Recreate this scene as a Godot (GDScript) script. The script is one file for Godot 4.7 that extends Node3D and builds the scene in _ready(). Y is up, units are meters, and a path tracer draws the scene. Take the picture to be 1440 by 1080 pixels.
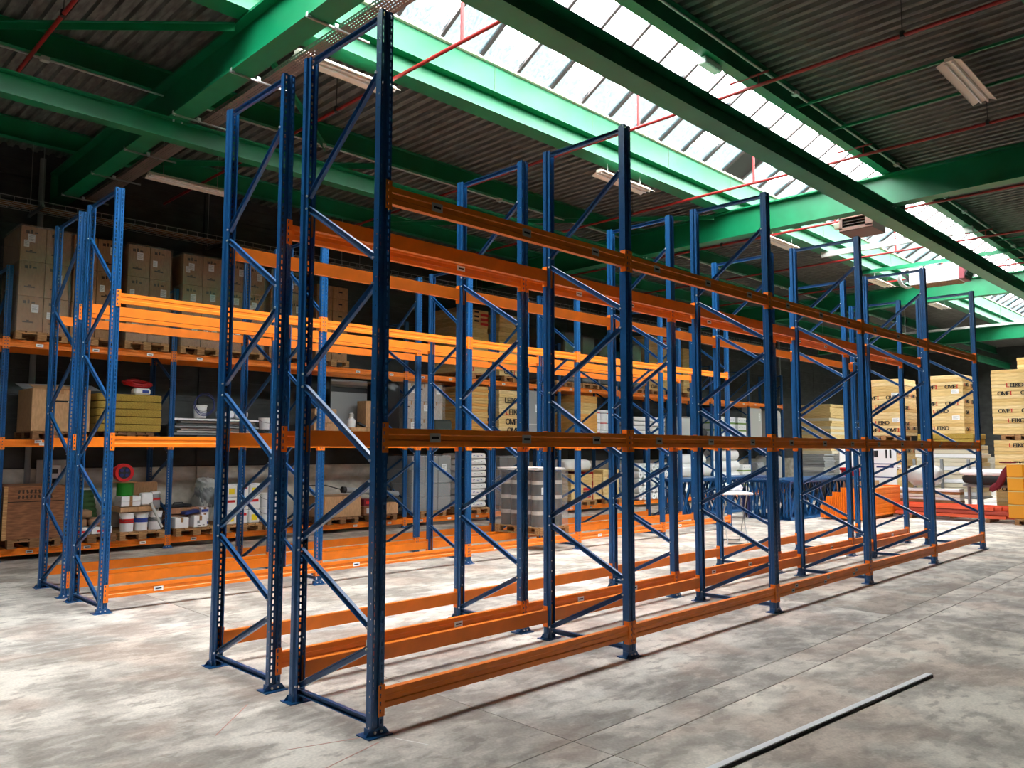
extends Node3D
# Empty blue and orange pallet racks in a warehouse under a long glazed rooflight.

# ---------------------------------------------------------------- mesh builder
class MB:
	var v := PackedVector3Array()
	var n := PackedVector3Array()
	var uv := PackedVector2Array()

	func tri(a: Vector3, b: Vector3, c: Vector3, out := Vector3.ZERO) -> void:
		var m := (c - a).cross(b - a)
		if m.length_squared() < 1e-16:
			return
		m = m.normalized()
		if out != Vector3.ZERO and m.dot(out) < 0.0:
			var t := b
			b = c
			c = t
			m = -m
		v.append_array([a, b, c])
		n.append_array([m, m, m])
		uv.append_array([Vector2.ZERO, Vector2.ZERO, Vector2.ZERO])

	func quad(a: Vector3, b: Vector3, c: Vector3, d: Vector3, out := Vector3.ZERO) -> void:
		tri(a, b, c, out)
		tri(a, c, d, out)

	func quad_uv(a: Vector3, b: Vector3, c: Vector3, d: Vector3, out: Vector3) -> void:
		var at := v.size()
		quad(a, b, c, d, out)
		for k in range(at, v.size()):
			var p := v[k]
			uv[k] = Vector2(0, 0) if p == a else Vector2(1, 0) if p == b else Vector2(1, 1) if p == c else Vector2(0, 1)

	func tri_n(a: Vector3, b: Vector3, c: Vector3, na: Vector3, nb: Vector3, nc: Vector3) -> void:
		var m := (c - a).cross(b - a)
		if m.length_squared() < 1e-18:
			return
		if m.dot(na + nb + nc) < 0.0:
			v.append_array([a, c, b])
			n.append_array([na, nc, nb])
		else:
			v.append_array([a, b, c])
			n.append_array([na, nb, nc])
		uv.append_array([Vector2.ZERO, Vector2.ZERO, Vector2.ZERO])

	func box(c: Vector3, s: Vector3, b := Basis()) -> void:
		var h := s / 2.0
		for ax in 3:
			for sg in [-1.0, 1.0]:
				var o := Vector3.ZERO
				o[ax] = sg * h[ax]
				var p := Vector3.ZERO
				p[(ax + 1) % 3] = h[(ax + 1) % 3]
				var q := Vector3.ZERO
				q[(ax + 2) % 3] = h[(ax + 2) % 3]
				quad(c + b * (o - p - q), c + b * (o + p - q), c + b * (o + p + q), c + b * (o - p + q), b * o)

	func rbox(c: Vector3, s: Vector3, bev: float, b := Basis()) -> void:
		var h := s / 2.0
		var pt := func(ax: int, sg: Vector3) -> Vector3:
			var p := Vector3(sg.x * (h.x - bev), sg.y * (h.y - bev), sg.z * (h.z - bev))
			p[ax] = sg[ax] * h[ax]
			return c + b * p
		for ax in 3:
			var a1 := (ax + 1) % 3
			var a2 := (ax + 2) % 3
			for s0 in [-1.0, 1.0]:
				var g := Vector3.ZERO
				g[ax] = s0
				var k := []
				for w in [[-1.0, -1.0], [1.0, -1.0], [1.0, 1.0], [-1.0, 1.0]]:
					var e := g
					e[a1] = w[0]
					e[a2] = w[1]
					k.append(pt.call(ax, e))
				quad(k[0], k[1], k[2], k[3], b * g)
				for s1 in [-1.0, 1.0]:
					var e0 := g
					e0[a1] = s1
					e0[a2] = -1.0
					var e1 := e0
					e1[a2] = 1.0
					quad(pt.call(ax, e0), pt.call(ax, e1), pt.call(a1, e1), pt.call(a1, e0), b * (e0 + e1))
		for x in [-1.0, 1.0]:
			for y in [-1.0, 1.0]:
				for z in [-1.0, 1.0]:
					var e := Vector3(x, y, z)
					tri(pt.call(0, e), pt.call(1, e), pt.call(2, e), b * e)

	func tube(a: Vector3, c: Vector3, r: float, k := 10, r2 := -1.0, cap := true) -> void:
		if r2 < 0.0:
			r2 = r
		var d := (c - a).normalized()
		var x := d.cross(Vector3.UP if absf(d.y) < 0.9 else Vector3.RIGHT).normalized()
		var y := d.cross(x)
		for i in k:
			var t0 := TAU * i / k
			var t1 := TAU * (i + 1) / k
			var n0 := x * cos(t0) + y * sin(t0)
			var n1 := x * cos(t1) + y * sin(t1)
			tri_n(a + n0 * r, a + n1 * r, c + n1 * r2, n0, n1, n1)
			tri_n(a + n0 * r, c + n1 * r2, c + n0 * r2, n0, n1, n0)
			if cap:
				tri(a, a + n0 * r, a + n1 * r, -d)
				tri(c, c + n0 * r2, c + n1 * r2, d)

	func path(p: Array, r: float, k := 8) -> void:
		for i in p.size() - 1:
			tube(p[i], p[i + 1], r, k, r, i == 0 or i == p.size() - 2)

	func lathe(prof: Array, k := 20, at := Vector3.ZERO, b := Basis()) -> void:   # prof: [r, y]
		for i in prof.size() - 1:
			var r0: float = prof[i][0]
			var y0: float = prof[i][1]
			var r1: float = prof[i + 1][0]
			var y1: float = prof[i + 1][1]
			var sl := Vector2(y1 - y0, -(r1 - r0)).normalized()
			for j in k:
				var t0 := TAU * j / k
				var t1 := TAU * (j + 1) / k
				var d0 := Vector3(cos(t0), 0, sin(t0))
				var d1 := Vector3(cos(t1), 0, sin(t1))
				var n0: Vector3 = b * (d0 * sl.x + Vector3.UP * sl.y)
				var n1: Vector3 = b * (d1 * sl.x + Vector3.UP * sl.y)
				var a: Vector3 = at + b * (d0 * r0 + Vector3.UP * y0)
				var c: Vector3 = at + b * (d1 * r0 + Vector3.UP * y0)
				var e: Vector3 = at + b * (d1 * r1 + Vector3.UP * y1)
				var f: Vector3 = at + b * (d0 * r1 + Vector3.UP * y1)
				tri_n(a, c, e, n0, n1, n1)
				tri_n(a, e, f, n0, n1, n0)

	# polygon in (z, y) swept along x from x0 to x1, closed at both ends
	func sweep_x(poly: Array, x0: float, x1: float, caps := true) -> void:
		var c := Vector2.ZERO
		for p in poly:
			c += p
		c /= poly.size()
		var area := 0.0
		for i in poly.size():
			area += poly[i].cross(poly[(i + 1) % poly.size()])
		for i in poly.size():
			var a: Vector2 = poly[i]
			var b: Vector2 = poly[(i + 1) % poly.size()]
			var e := b - a
			var out := Vector3(0, -e.x, e.y) * (1.0 if area > 0.0 else -1.0)
			quad(Vector3(x0, a.y, a.x), Vector3(x1, a.y, a.x), Vector3(x1, b.y, b.x), Vector3(x0, b.y, b.x), out)
		if caps:
			var ix := Geometry2D.triangulate_polygon(PackedVector2Array(poly))
			for k in range(0, ix.size(), 3):
				for x in [[x0, -1.0], [x1, 1.0]]:
					var q := []
					for m in 3:
						q.append(Vector3(x[0], poly[ix[k + m]].y, poly[ix[k + m]].x))
					tri(q[0], q[1], q[2], Vector3(x[1], 0, 0))

	# a sheet with rows of slots: len along l, cells across a given as [from, to, is_slotted]
	func perforated(o: Vector3, l: Vector3, length: float, a: Vector3, cells: Array, pitch: float, slot: float, first := 0.0) -> void:
		for c in cells:
			var p := o + a * float(c[0])
			var q := o + a * float(c[1])
			if not c[2]:
				quad(p, q, q + l * length, p + l * length)
				continue
			var at := 0.0
			var s := first + (pitch / 2.0 if c.size() > 3 else 0.0)
			while s + slot < length:
				quad(p + l * at, q + l * at, q + l * s, p + l * s)
				at = s + slot
				s += pitch
			quad(p + l * at, q + l * at, q + l * length, p + l * length)

	# soft lump: a squared-off ball with dents
	func lump(c: Vector3, s: Vector3, e := 0.5, dent := 0.04, sd := 1, k := 18, b := Basis()) -> void:
		var f := FastNoiseLite.new()
		f.seed = sd
		f.frequency = 1.6
		var g := []
		for i in k + 1:
			var ph := PI * (float(i) / k - 0.5)
			var row := []
			for j in 2 * k + 1:
				var th := TAU * j / (2 * k)
				var cp := pow(absf(cos(ph)), e)
				var d := Vector3(cp * pow(absf(cos(th)), e) * signf(cos(th)), pow(absf(sin(ph)), e) * signf(sin(ph)), cp * pow(absf(sin(th)), e) * signf(sin(th)))
				var w := 1.0 + dent * f.get_noise_3dv(d * 2.0) * 2.0
				row.append(c + b * (d * s / 2.0 * w))
			g.append(row)
		var nn := []
		for i in k + 1:
			var row := []
			for j in 2 * k + 1:
				var u: Vector3 = g[mini(i + 1, k)][j] - g[maxi(i - 1, 0)][j]
				var w: Vector3 = g[i][(j + 1) % (2 * k)] - g[i][(j + 2 * k - 1) % (2 * k)]
				var m := u.cross(w)
				m = m.normalized() if m.length() > 1e-7 else (b * Vector3(0, -1.0 if i < k / 2 else 1.0, 0))
				if m.dot(g[i][j] - c) < 0.0:
					m = -m
				row.append(m)
			nn.append(row)
		for i in k:
			for j in 2 * k:
				tri_n(g[i][j], g[i + 1][j], g[i + 1][j + 1], nn[i][j], nn[i + 1][j], nn[i + 1][j + 1])
				tri_n(g[i][j], g[i + 1][j + 1], g[i][j + 1], nn[i][j], nn[i + 1][j + 1], nn[i][j + 1])

	func mesh(m: Material) -> ArrayMesh:
		var r := ArrayMesh.new()
		var arr := []
		arr.resize(Mesh.ARRAY_MAX)
		arr[Mesh.ARRAY_VERTEX] = v
		arr[Mesh.ARRAY_NORMAL] = n
		arr[Mesh.ARRAY_TEX_UV] = uv
		r.add_surface_from_arrays(Mesh.PRIMITIVE_TRIANGLES, arr)
		r.surface_set_material(0, m)
		return r


# ---------------------------------------------------------------- scene helpers
var M := {}
var taken := {}
var rng := RandomNumberGenerator.new()

func numbered(called: String) -> String:
	taken[called] = taken.get(called, -1) + 1
	return called if taken[called] == 0 else "%s_%03d" % [called, taken[called]]

func tag(o: Node, label: String, category: String, group := "") -> void:
	o.set_meta("label", label)
	o.set_meta("category", category)
	if group:
		o.set_meta("group", group)

func thing(called: String, label: String, category: String, at := Vector3.ZERO, turn := 0.0, group := "") -> Node3D:
	var o := Node3D.new()
	o.name = numbered(called)
	add_child(o)
	o.position = at
	o.rotation.y = turn
	tag(o, label, category, group)
	return o

func part(parent: Node, called: String, mesh: Mesh, at := Vector3.ZERO, b := Basis()) -> MeshInstance3D:
	var o := MeshInstance3D.new()
	o.name = called
	o.mesh = mesh
	o.transform = Transform3D(b, at)
	parent.add_child(o, true)
	return o

func solo(called: String, mesh: Mesh, label: String, category: String, at := Vector3.ZERO, turn := 0.0, group := "") -> MeshInstance3D:
	var o := MeshInstance3D.new()
	o.name = numbered(called)
	o.mesh = mesh
	add_child(o)
	o.position = at
	o.rotation.y = turn
	tag(o, label, category, group)
	return o

func struct(called: String, mesh: Mesh = null) -> Node3D:
	var o: Node3D
	if mesh:
		var mi := MeshInstance3D.new()
		mi.mesh = mesh
		o = mi
	else:
		o = Node3D.new()
	o.name = numbered(called)
	add_child(o)
	o.set_meta("kind", "structure")
	return o

func box_mesh(s: Vector3, m: Material, bev := 0.0) -> ArrayMesh:
	var b := MB.new()
	if bev > 0.0:
		b.rbox(Vector3.ZERO, s, bev)
	else:
		b.box(Vector3.ZERO, s)
	return b.mesh(m)

func noise_tex(sd: int, freq: float, lo: Color, hi: Color, size := 256, octaves := 4, kind := FastNoiseLite.TYPE_SIMPLEX) -> NoiseTexture2D:
	var f := FastNoiseLite.new()
	f.seed = sd
	f.frequency = freq
	f.fractal_octaves = octaves
	f.noise_type = kind
	var g := Gradient.new()
	g.set_color(0, lo)
	g.set_color(1, hi)
	var t := NoiseTexture2D.new()
	t.width = size
	t.height = size
	t.seamless = true
	t.noise = f
	t.color_ramp = g
	return t

func mat(key: String, c: Color, rough := 0.6, metal := 0.0) -> StandardMaterial3D:
	var m := StandardMaterial3D.new()
	m.resource_name = key
	m.albedo_color = c
	m.roughness = rough
	m.metallic = metal
	M[key] = m
	return m

func grained(key: String, c: Color, rough: float, tex: Texture2D, scale: Vector3, world := false) -> StandardMaterial3D:
	var m := mat(key, c, rough)
	m.albedo_texture = tex
	m.uv1_triplanar = true
	m.uv1_world_triplanar = world
	m.uv1_scale = scale
	return m

func words(text: String, size: float, m: Material, depth := 0.004) -> TextMesh:
	var t := TextMesh.new()
	var f := SystemFont.new()
	f.font_names = PackedStringArray(["Droid Sans"])
	f.font_weight = 400
	var bold := FontVariation.new()
	bold.base_font = f
	bold.variation_embolden = 0.7
	bold.variation_transform = Transform2D(Vector2(1.3, 0), Vector2(0, 1), Vector2.ZERO)
	t.font = bold
	t.text = text
	t.font_size = 32
	t.pixel_size = size / 32.0
	t.depth = depth
	t.curve_step = 4.0
	t.material = m
	return t


# ---------------------------------------------------------------- materials
func make_materials() -> void:
	var dust := noise_tex(11, 0.012, Color(0.92, 0.92, 0.92), Color(1, 1, 1), 256, 4)
	grained("blue", Color(0.10, 0.33, 0.54), 0.28, dust, Vector3(0.9, 0.9, 0.9))
	grained("orange", Color(0.98, 0.51, 0.075), 0.42, dust, Vector3(0.9, 0.9, 0.9))
	grained("green", Color(0.02, 0.50, 0.32), 0.42, noise_tex(5, 0.010, Color(0.82, 0.84, 0.82), Color(1, 1, 1), 256, 4), Vector3(0.35, 0.35, 0.35))
	mat("red_pipe", Color(0.56, 0.10, 0.09), 0.45)
	mat("zinc", Color(0.66, 0.66, 0.65), 0.38, 0.85)
	mat("steel", Color(0.74, 0.74, 0.75), 0.30, 0.9)
	mat("bolt", Color(0.86, 0.86, 0.86), 0.35, 0.6)
	mat("black", Color(0.045, 0.045, 0.05), 0.6)
	mat("dark_gap", Color(0.10, 0.07, 0.06), 0.9)
	mat("dark_film", Color(0.07, 0.07, 0.075), 0.28)
	mat("tray", Color(0.52, 0.46, 0.43), 0.5, 0.45)
	grained("deck", Color(0.47, 0.47, 0.455), 0.72, noise_tex(21, 0.03, Color(0.62, 0.61, 0.59), Color(1, 1, 0.98), 512, 5), Vector3(0.5, 0.5, 0.12), true)
	grained("cladding", Color(0.24, 0.25, 0.245), 0.6, noise_tex(22, 0.02, Color(0.7, 0.7, 0.7), Color(1, 1, 1), 256, 4), Vector3(0.3, 0.6, 0.3), true)
	grained("plinth", Color(0.84, 0.81, 0.75), 0.85, noise_tex(23, 0.012, Color(0.72, 0.71, 0.69), Color(1, 1, 1), 512, 5), Vector3(0.25, 0.4, 0.25), true)
	mat("cream", Color(0.86, 0.83, 0.76), 0.5)
	mat("lamp_white", Color(0.90, 0.86, 0.80), 0.45)
	mat("glass_tube", Color(0.95, 0.94, 0.92), 0.2)
	mat("glazing_bar", Color(0.30, 0.27, 0.27), 0.5)
	var wood := noise_tex(31, 0.02, Color(0.70, 0.64, 0.56), Color(1, 1, 1), 256, 4)
	grained("wood", Color(0.78, 0.60, 0.40), 0.75, wood, Vector3(0.6, 4, 4))
	grained("wood_dark", Color(0.60, 0.44, 0.29), 0.8, wood, Vector3(0.6, 4, 4))
	grained("plywood", Color(0.58, 0.38, 0.24), 0.75, wood, Vector3(0.7, 5, 0.7))
	var fibre := noise_tex(33, 0.05, Color(0.86, 0.85, 0.84), Color(1, 1, 1), 256, 3)
	grained("carton", Color(0.66, 0.50, 0.35), 0.8, fibre, Vector3(1.5, 0.5, 1.5))
	grained("carton_light", Color(0.77, 0.60, 0.43), 0.8, fibre, Vector3(1.5, 0.5, 1.5))
	grained("carton_pink", Color(0.70, 0.50, 0.37), 0.8, fibre, Vector3(1.5, 0.5, 1.5))
	grained("carton_grey", Color(0.74, 0.70, 0.66), 0.6, fibre, Vector3(1.5, 0.5, 1.5))
	mat("tape", Color(0.62, 0.45, 0.28), 0.35)
	mat("paper", Color(0.93, 0.93, 0.92), 0.7)
	mat("print", Color(0.10, 0.09, 0.09), 0.8)
	mat("print_brown", Color(0.20, 0.13, 0.08), 0.8)
	mat("print_red", Color(0.75, 0.08, 0.07), 0.7)
	mat("print_blue", Color(0.15, 0.25, 0.60), 0.7)
	mat("plate", Color(0.70, 0.68, 0.66), 0.5)
	var lam := noise_tex(35, 0.02, Color(0.88, 0.86, 0.80), Color(1, 1, 1), 256, 4)
	grained("foam", Color(0.91, 0.79, 0.55), 0.85, lam, Vector3(0.5, 3, 0.5))
	grained("foam_b", Color(0.86, 0.72, 0.47), 0.85, lam, Vector3(0.5, 3, 0.5))
	grained("foam_c", Color(0.93, 0.83, 0.62), 0.85, lam, Vector3(0.5, 3, 0.5))
	grained("foam_orange", Color(0.87, 0.64, 0.33), 0.85, lam, Vector3(0.5, 3, 0.5))
	grained("wool", Color(0.72, 0.60, 0.27), 0.95, noise_tex(36, 0.08, Color(0.72, 0.70, 0.6), Color(1, 1, 1), 256, 4), Vector3(1.2, 2.4, 1.2))
	mat("white", Color(0.92, 0.92, 0.92), 0.45)
	mat("white_bag", Color(0.90, 0.89, 0.87), 0.55)
	mat("roll_white", Color(0.94, 0.94, 0.93), 0.4)
	mat("roll_core", Color(0.55, 0.43, 0.32), 0.8)
	mat("grey", Color(0.55, 0.56, 0.56), 0.5)
	mat("grey_light", Color(0.74, 0.74, 0.72), 0.45)
	mat("grey_dark", Color(0.26, 0.27, 0.27), 0.5)
	mat("charcoal", Color(0.13, 0.13, 0.135), 0.55)
	mat("slate_green", Color(0.18, 0.21, 0.19), 0.6)
	mat("red_plastic", Color(0.80, 0.12, 0.13), 0.4)
	mat("red_paint", Color(0.85, 0.34, 0.20), 0.5)
	mat("red_dull", Color(0.66, 0.24, 0.16), 0.5)
	mat("chalk_red", Color(0.74, 0.56, 0.51), 0.9)
	mat("chalk_white", Color(0.93, 0.92, 0.90), 0.9)
	mat("cable_red", Color(0.66, 0.05, 0.08), 0.4)
	mat("pink", Color(0.93, 0.72, 0.70), 0.45)
	mat("maroon", Color(0.40, 0.06, 0.11), 0.9)
	mat("amber", Color(0.90, 0.60, 0.13), 0.4)
	mat("green_plastic", Color(0.10, 0.50, 0.12), 0.45)
	mat("green_cord", Color(0.20, 0.33, 0.16), 0.8)
	mat("lime", Color(0.45, 0.58, 0.25), 0.6)
	mat("sack", Color(0.58, 0.44, 0.32), 0.9)
	mat("yellow", Color(0.93, 0.82, 0.10), 0.5)
	mat("navy", Color(0.12, 0.18, 0.42), 0.5)
	mat("brown_unit", Color(0.42, 0.28, 0.25), 0.5)
	mat("maroon_unit", Color(0.50, 0.17, 0.21), 0.45)
	mat("drum", Color(0.12, 0.105, 0.10), 0.3)
	mat("beige_panel", Color(0.84, 0.80, 0.70), 0.55)
	mat("cloth_white", Color(0.88, 0.88, 0.90), 0.8)
	var film := mat("film", Color(0.95, 0.95, 0.94, 0.10), 0.12)
	film.transparency = BaseMaterial3D.TRANSPARENCY_ALPHA
	var pane := mat("pane", Color(0.94, 0.96, 0.97, 0.06), 0.05)
	pane.transparency = BaseMaterial3D.TRANSPARENCY_ALPHA
	# weathered glazing: a crust of grey-blue algae and dust with a ragged edge, thickest along the sill
	var f := FastNoiseLite.new()
	f.seed = 77
	f.frequency = 0.02
	f.fractal_octaves = 5
	for k in 3:
		var im := Image.create(128, 256, false, Image.FORMAT_RGBA8)
		for y in 256:
			for x in 128:
				var g := f.get_noise_2d(x + 400.0 * k, y) * 0.5 + 0.5
				var g2 := f.get_noise_2d(x * 5.0 + 900.0, y * 5.0 + 70.0 * k) * 0.5 + 0.5
				var edge: float = 0.20 + 0.17 * k + (f.get_noise_2d(x * 0.7 + 230.0 * k, 9.0)) * 0.5
				var crust := clampf((y / 256.0 * 1.1 - 1.0 + edge + (g - 0.5) * 0.6) * 9.0, 0.0, 1.0)
				im.set_pixel(x, y, Color(0.40 + 0.16 * g, 0.55 + 0.12 * g, 0.64 + 0.06 * g, 0.02 + crust * (0.92 + 0.06 * g2)))
		var m := mat("pane_dirty_%d" % k, Color(1, 1, 1, 1), 0.5)
		m.albedo_texture = ImageTexture.create_from_image(im)
		m.transparency = BaseMaterial3D.TRANSPARENCY_ALPHA
		m.texture_repeat = false
	make_concrete()

func make_concrete() -> void:
	var a := FastNoiseLite.new()
	a.seed = 3
	a.frequency = 0.006
	a.fractal_octaves = 5
	a.domain_warp_enabled = true
	a.domain_warp_amplitude = 60.0
	a.domain_warp_frequency = 0.008
	var b := FastNoiseLite.new()
	b.seed = 8
	b.frequency = 0.02
	b.fractal_octaves = 5
	b.domain_warp_enabled = true
	b.domain_warp_amplitude = 25.0
	b.domain_warp_frequency = 0.02
	var c := FastNoiseLite.new()
	c.seed = 15
	c.frequency = 0.25
	c.fractal_octaves = 2
	var d := FastNoiseLite.new()
	d.seed = 40
	d.frequency = 0.004
	d.fractal_octaves = 3
	var side := 1024
	var ia := a.get_seamless_image(side, side)
	var ib := b.get_seamless_image(side, side)
	var ic := c.get_seamless_image(side, side)
	var id := d.get_seamless_image(side, side)
	var im := Image.create(side, side, false, Image.FORMAT_RGB8)
	for y in side:
		for x in side:
			var ga := ia.get_pixel(x, y).r
			var gb := ib.get_pixel(x, (y * 2) % side).r
			var gc := ic.get_pixel(x, y).r
			var gd := id.get_pixel(x, y).r
			var t := clampf((ga - 0.34) * 2.6, 0.0, 1.0)
			var col := Color(0.63, 0.605, 0.57).lerp(Color(0.86, 0.835, 0.79), t)
			col = col.lerp(Color(0.50, 0.47, 0.435), clampf((gb - 0.60) * 2.6, 0.0, 0.42))
			col = col.lerp(Color(0.90, 0.88, 0.84), clampf((0.42 - gb) * 2.2, 0.0, 0.35))
			col = col.lerp(Color(0.73, 0.61, 0.54), clampf((gd - 0.60) * 2.0, 0.0, 0.28))
			var s := 0.93 + 0.14 * gc
			im.set_pixel(x, y, Color(col.r * s, col.g * s, col.b * s))
	var tex := ImageTexture.create_from_image(im)
	for k in 4:
		var m := mat("concrete_%d" % k, [Color(1, 1, 1), Color(0.96, 0.95, 0.94), Color(1, 0.99, 0.97), Color(0.93, 0.93, 0.92)][k], 0.7)
		m.albedo_texture = tex
		m.uv1_triplanar = true
		m.uv1_world_triplanar = true
		m.uv1_scale = Vector3.ONE / 7.0
		m.uv1_offset = Vector3(0.31 * k, 0, 0.17 * k)
	mat("joint", Color(0.22, 0.20, 0.19), 0.9)


# ---------------------------------------------------------------- the hall
const X0 := -8.0
const X1 := 46.0
const ZB := -12.2      # wall behind the racks
const ZF := 22.0       # wall behind the camera
const GIRDER_X := [1.15, 12.35, 23.55, 34.75]
const GB := 6.5
const GT := 7.1
const DECK := 7.45

func ibeam(h: float, w: float, tf: float, tw: float, length: float, m: Material) -> ArrayMesh:  # along x, centred, bottom at y 0
	var b := MB.new()
	b.box(Vector3(0, tf / 2, 0), Vector3(length, tf, w))
	b.box(Vector3(0, h - tf / 2, 0), Vector3(length, tf, w))
	b.box(Vector3(0, h / 2, 0), Vector3(length, h - 2 * tf, tw))
	return b.mesh(m)

func build_hall() -> void:
	var wide := X1 - X0
	var midx := (X0 + X1) / 2
	# floor: poured slabs with sawn joints
	var fb := MB.new()
	fb.box(Vector3(midx, -0.15, (ZB + ZF) / 2), Vector3(wide + 0.4, 0.24, ZF - ZB + 0.4))
	var floor_o := struct("floor", fb.mesh(M.joint))
	var xs := [X0, -4.7, 0.84, 6.4, 11.9, 17.5, 23.0, 28.6, 34.2, X1]
	var zs := [ZB, -8.6, -3.9, 0.97, 1.30, 6.1, 10.9, 16.0, ZF]
	for i in xs.size() - 1:
		for j in zs.size() - 1:
			var s := Vector3(xs[i + 1] - xs[i] - 0.007, 0.03, zs[j + 1] - zs[j] - 0.007)
			var k := 2 if j == 3 else (i * 3 + j * 5) % 4
			if j == 3:
				k = 1
			part(floor_o, "slab", box_mesh(s, M["concrete_%d" % k], 0.002), Vector3((xs[i] + xs[i + 1]) / 2, -0.015, (zs[j] + zs[j + 1]) / 2))
	# chalk and paint scribbles on the slab by the first frame
	for e in [[Vector3(-0.62, 0, 0.25), Vector3(-0.05, 0, 0.10), "chalk_red"], [Vector3(-0.55, 0, -0.2), Vector3(-0.1, 0, -0.05), "chalk_red"], [Vector3(-0.75, 0, -0.75), Vector3(-0.3, 0, -1.2), "chalk_red"], [Vector3(0.06, 0, 0.12), Vector3(0.14, 0, 0.36), "chalk_white"], [Vector3(0.9, 0, -0.8), Vector3(1.1, 0, -0.62), "chalk_white"]]:
		var d: Vector3 = e[1] - e[0]
		part(floor_o, "paint_mark", box_mesh(Vector3(0.009, 0.001, d.length()), M[e[2]]), (e[0] + e[1]) / 2 + Vector3(0, 0.0008, 0), Basis.looking_at(d))
	# walls
	var w := MB.new()
	w.box(Vector3(midx, 4.2, ZB - 0.15), Vector3(wide + 0.6, 8.4, 0.2))
	var back := struct("wall_back", w.mesh(M.cladding))
	var pl := box_mesh(Vector3(5.98, 1.5, 0.14), M.plinth, 0.01)
	for k in 9:
		part(back, "plinth_panel", pl, Vector3(X0 + 3.0 + 6.0 * k, 0.75, ZB + 0.0))
	var cl := MB.new()
	cl.box(Vector3.ZERO, Vector3(5.97, 0.44, 0.05))
	cl.box(Vector3(0, 0.12, 0.03), Vector3(5.97, 0.03, 0.02))
	cl.box(Vector3(0, -0.12, 0.03), Vector3(5.97, 0.03, 0.02))
	var clm := cl.mesh(M.cladding)
	for k in 9:
		for r in 13:
			part(back, "cladding_panel", clm, Vector3(X0 + 3.0 + 6.0 * k, 1.74 + 0.45 * r, ZB - 0.02))
	for e in [["wall_front", Vector3(midx, 4.2, ZF + 0.1), Vector3(wide + 0.6, 8.4, 0.2)], ["wall_left", Vector3(X0 - 0.1, 4.2, (ZB + ZF) / 2), Vector3(0.2, 8.4, ZF - ZB + 0.4)], ["wall_right", Vector3(X1 + 0.1, 4.2, (ZB + ZF) / 2), Vector3(0.2, 8.4, ZF - ZB + 0.4)]]:
		var o := struct(e[0], box_mesh(e[2], M.cladding))
		o.position = e[1]
		var horizontal: bool = e[0] == "wall_front"
		var ps: Vector3 = Vector3(e[2].x, 1.5, 0.1) if horizontal else Vector3(0.1, 1.5, e[2].z)
		var off := Vector3(0, 0.75 - 4.2, -0.13) if horizontal else Vector3(0.13 if e[0] == "wall_left" else -0.13, 0.75 - 4.2, 0)
		part(o, "plinth", box_mesh(ps, M.plinth, 0.01), off)
	# roof: trapezoid steel decking, ribs running across the hall, one sheet on each side of the rooflight
	var ceil_o := struct("ceiling")
	for strip in [[ZB - 0.3, -4.29, -4.25], [-0.91, ZF + 0.3, -0.95]]:
		var d := MB.new()
		var x := X0 - 0.1
		while x < X1 + 0.1:
			var q := [Vector2(0, 0), Vector2(0.085, 0), Vector2(0.105, 0.055), Vector2(0.18, 0.055), Vector2(0.2, 0)]
			for k in 4:
				var p0: Vector2 = q[k] + Vector2(x, DECK)
				var p1: Vector2 = q[k + 1] + Vector2(x, DECK)
				d.quad(Vector3(p0.x, p0.y, strip[0]), Vector3(p1.x, p1.y, strip[0]), Vector3(p1.x, p1.y, strip[1]), Vector3(p0.x, p0.y, strip[1]), Vector3.DOWN)
			x += 0.2
		part(ceil_o, "deck_sheet", d.mesh(M.deck))
		part(ceil_o, "roof_board", box_mesh(Vector3(wide + 0.6, 0.12, (strip[2] - strip[0]) if strip[0] < -5.0 else (strip[1] - strip[2])), M.grey_dark), Vector3(midx, DECK + 0.125, ((strip[0] + strip[2]) if strip[0] < -5.0 else (strip[1] + strip[2])) / 2))
	# main girders across the hall
	var gm := ibeam(GT - GB, 0.28, 0.03, 0.02, ZF - ZB, M.green)
	var glabel := ["green steel girder with cable tray, top left above the racks", "green steel girder crossing above the middle of the near rack", "green steel girder behind the white air heater", "farthest green steel girder above the foam board stacks"]
	for k in 4:
		var o := thing("roof_girder", glabel[k], "girder", Vector3(GIRDER_X[k], GB, (ZB + ZF) / 2), PI / 2)
		part(o, "girder_beam", gm)
		part(o, "end_plate", box_mesh(Vector3(0.02, GT - GB, 0.26), M.green), Vector3((ZF - ZB) / 2 - 0.02, (GT - GB) / 2, 0))
	# purlins along the hall
	var pm := ibeam(DECK - GT, 0.16, 0.014, 0.01, wide, M.green)
	var edge := ibeam(DECK - GT, 0.31, 0.018, 0.012, wide, M.green)
	var edge2 := ibeam(DECK - GT, 0.16, 0.018, 0.012, wide, M.green)
	for e in [[-10.75, pm, "green roof purlin nearest the back wall"], [-7.25, pm, "green roof purlin midway between back wall and rooflight"], [-4.36, edge, "wide mint green edge beam under the sill of the rooflight"], [-0.92, edge2, "green edge beam along the near side of the rooflight"], [2.45, pm, "green roof purlin nearest the camera, top right corner"], [5.8, pm, "green roof purlin overhead behind the camera"], [9.2, pm, "green roof purlin behind the camera, second row"], [12.6, pm, "green roof purlin behind the camera, third row"], [16.0, pm, "green roof purlin near the front wall"]]:
		solo("roof_purlin", e[1], e[2], "beam", Vector3(midx, GT, e[0]))
	# runway beams hung under the girders
	var ry := ibeam(0.31, 0.30, 0.02, 0.014, wide, M.green)
	var ry2 := ibeam(0.30, 0.2, 0.018, 0.012, wide, M.green)
	var r1 := thing("runway_beam", "dark runway beam hung below the rooflight along the hall", "beam", Vector3(midx, GB - 0.31, -0.96))
	part(r1, "runway_rail", ry)
	var r2 := thing("runway_beam", "green runway beam passing under the girder at upper left", "beam", Vector3(midx, GB - 0.30, -6.65))
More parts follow.
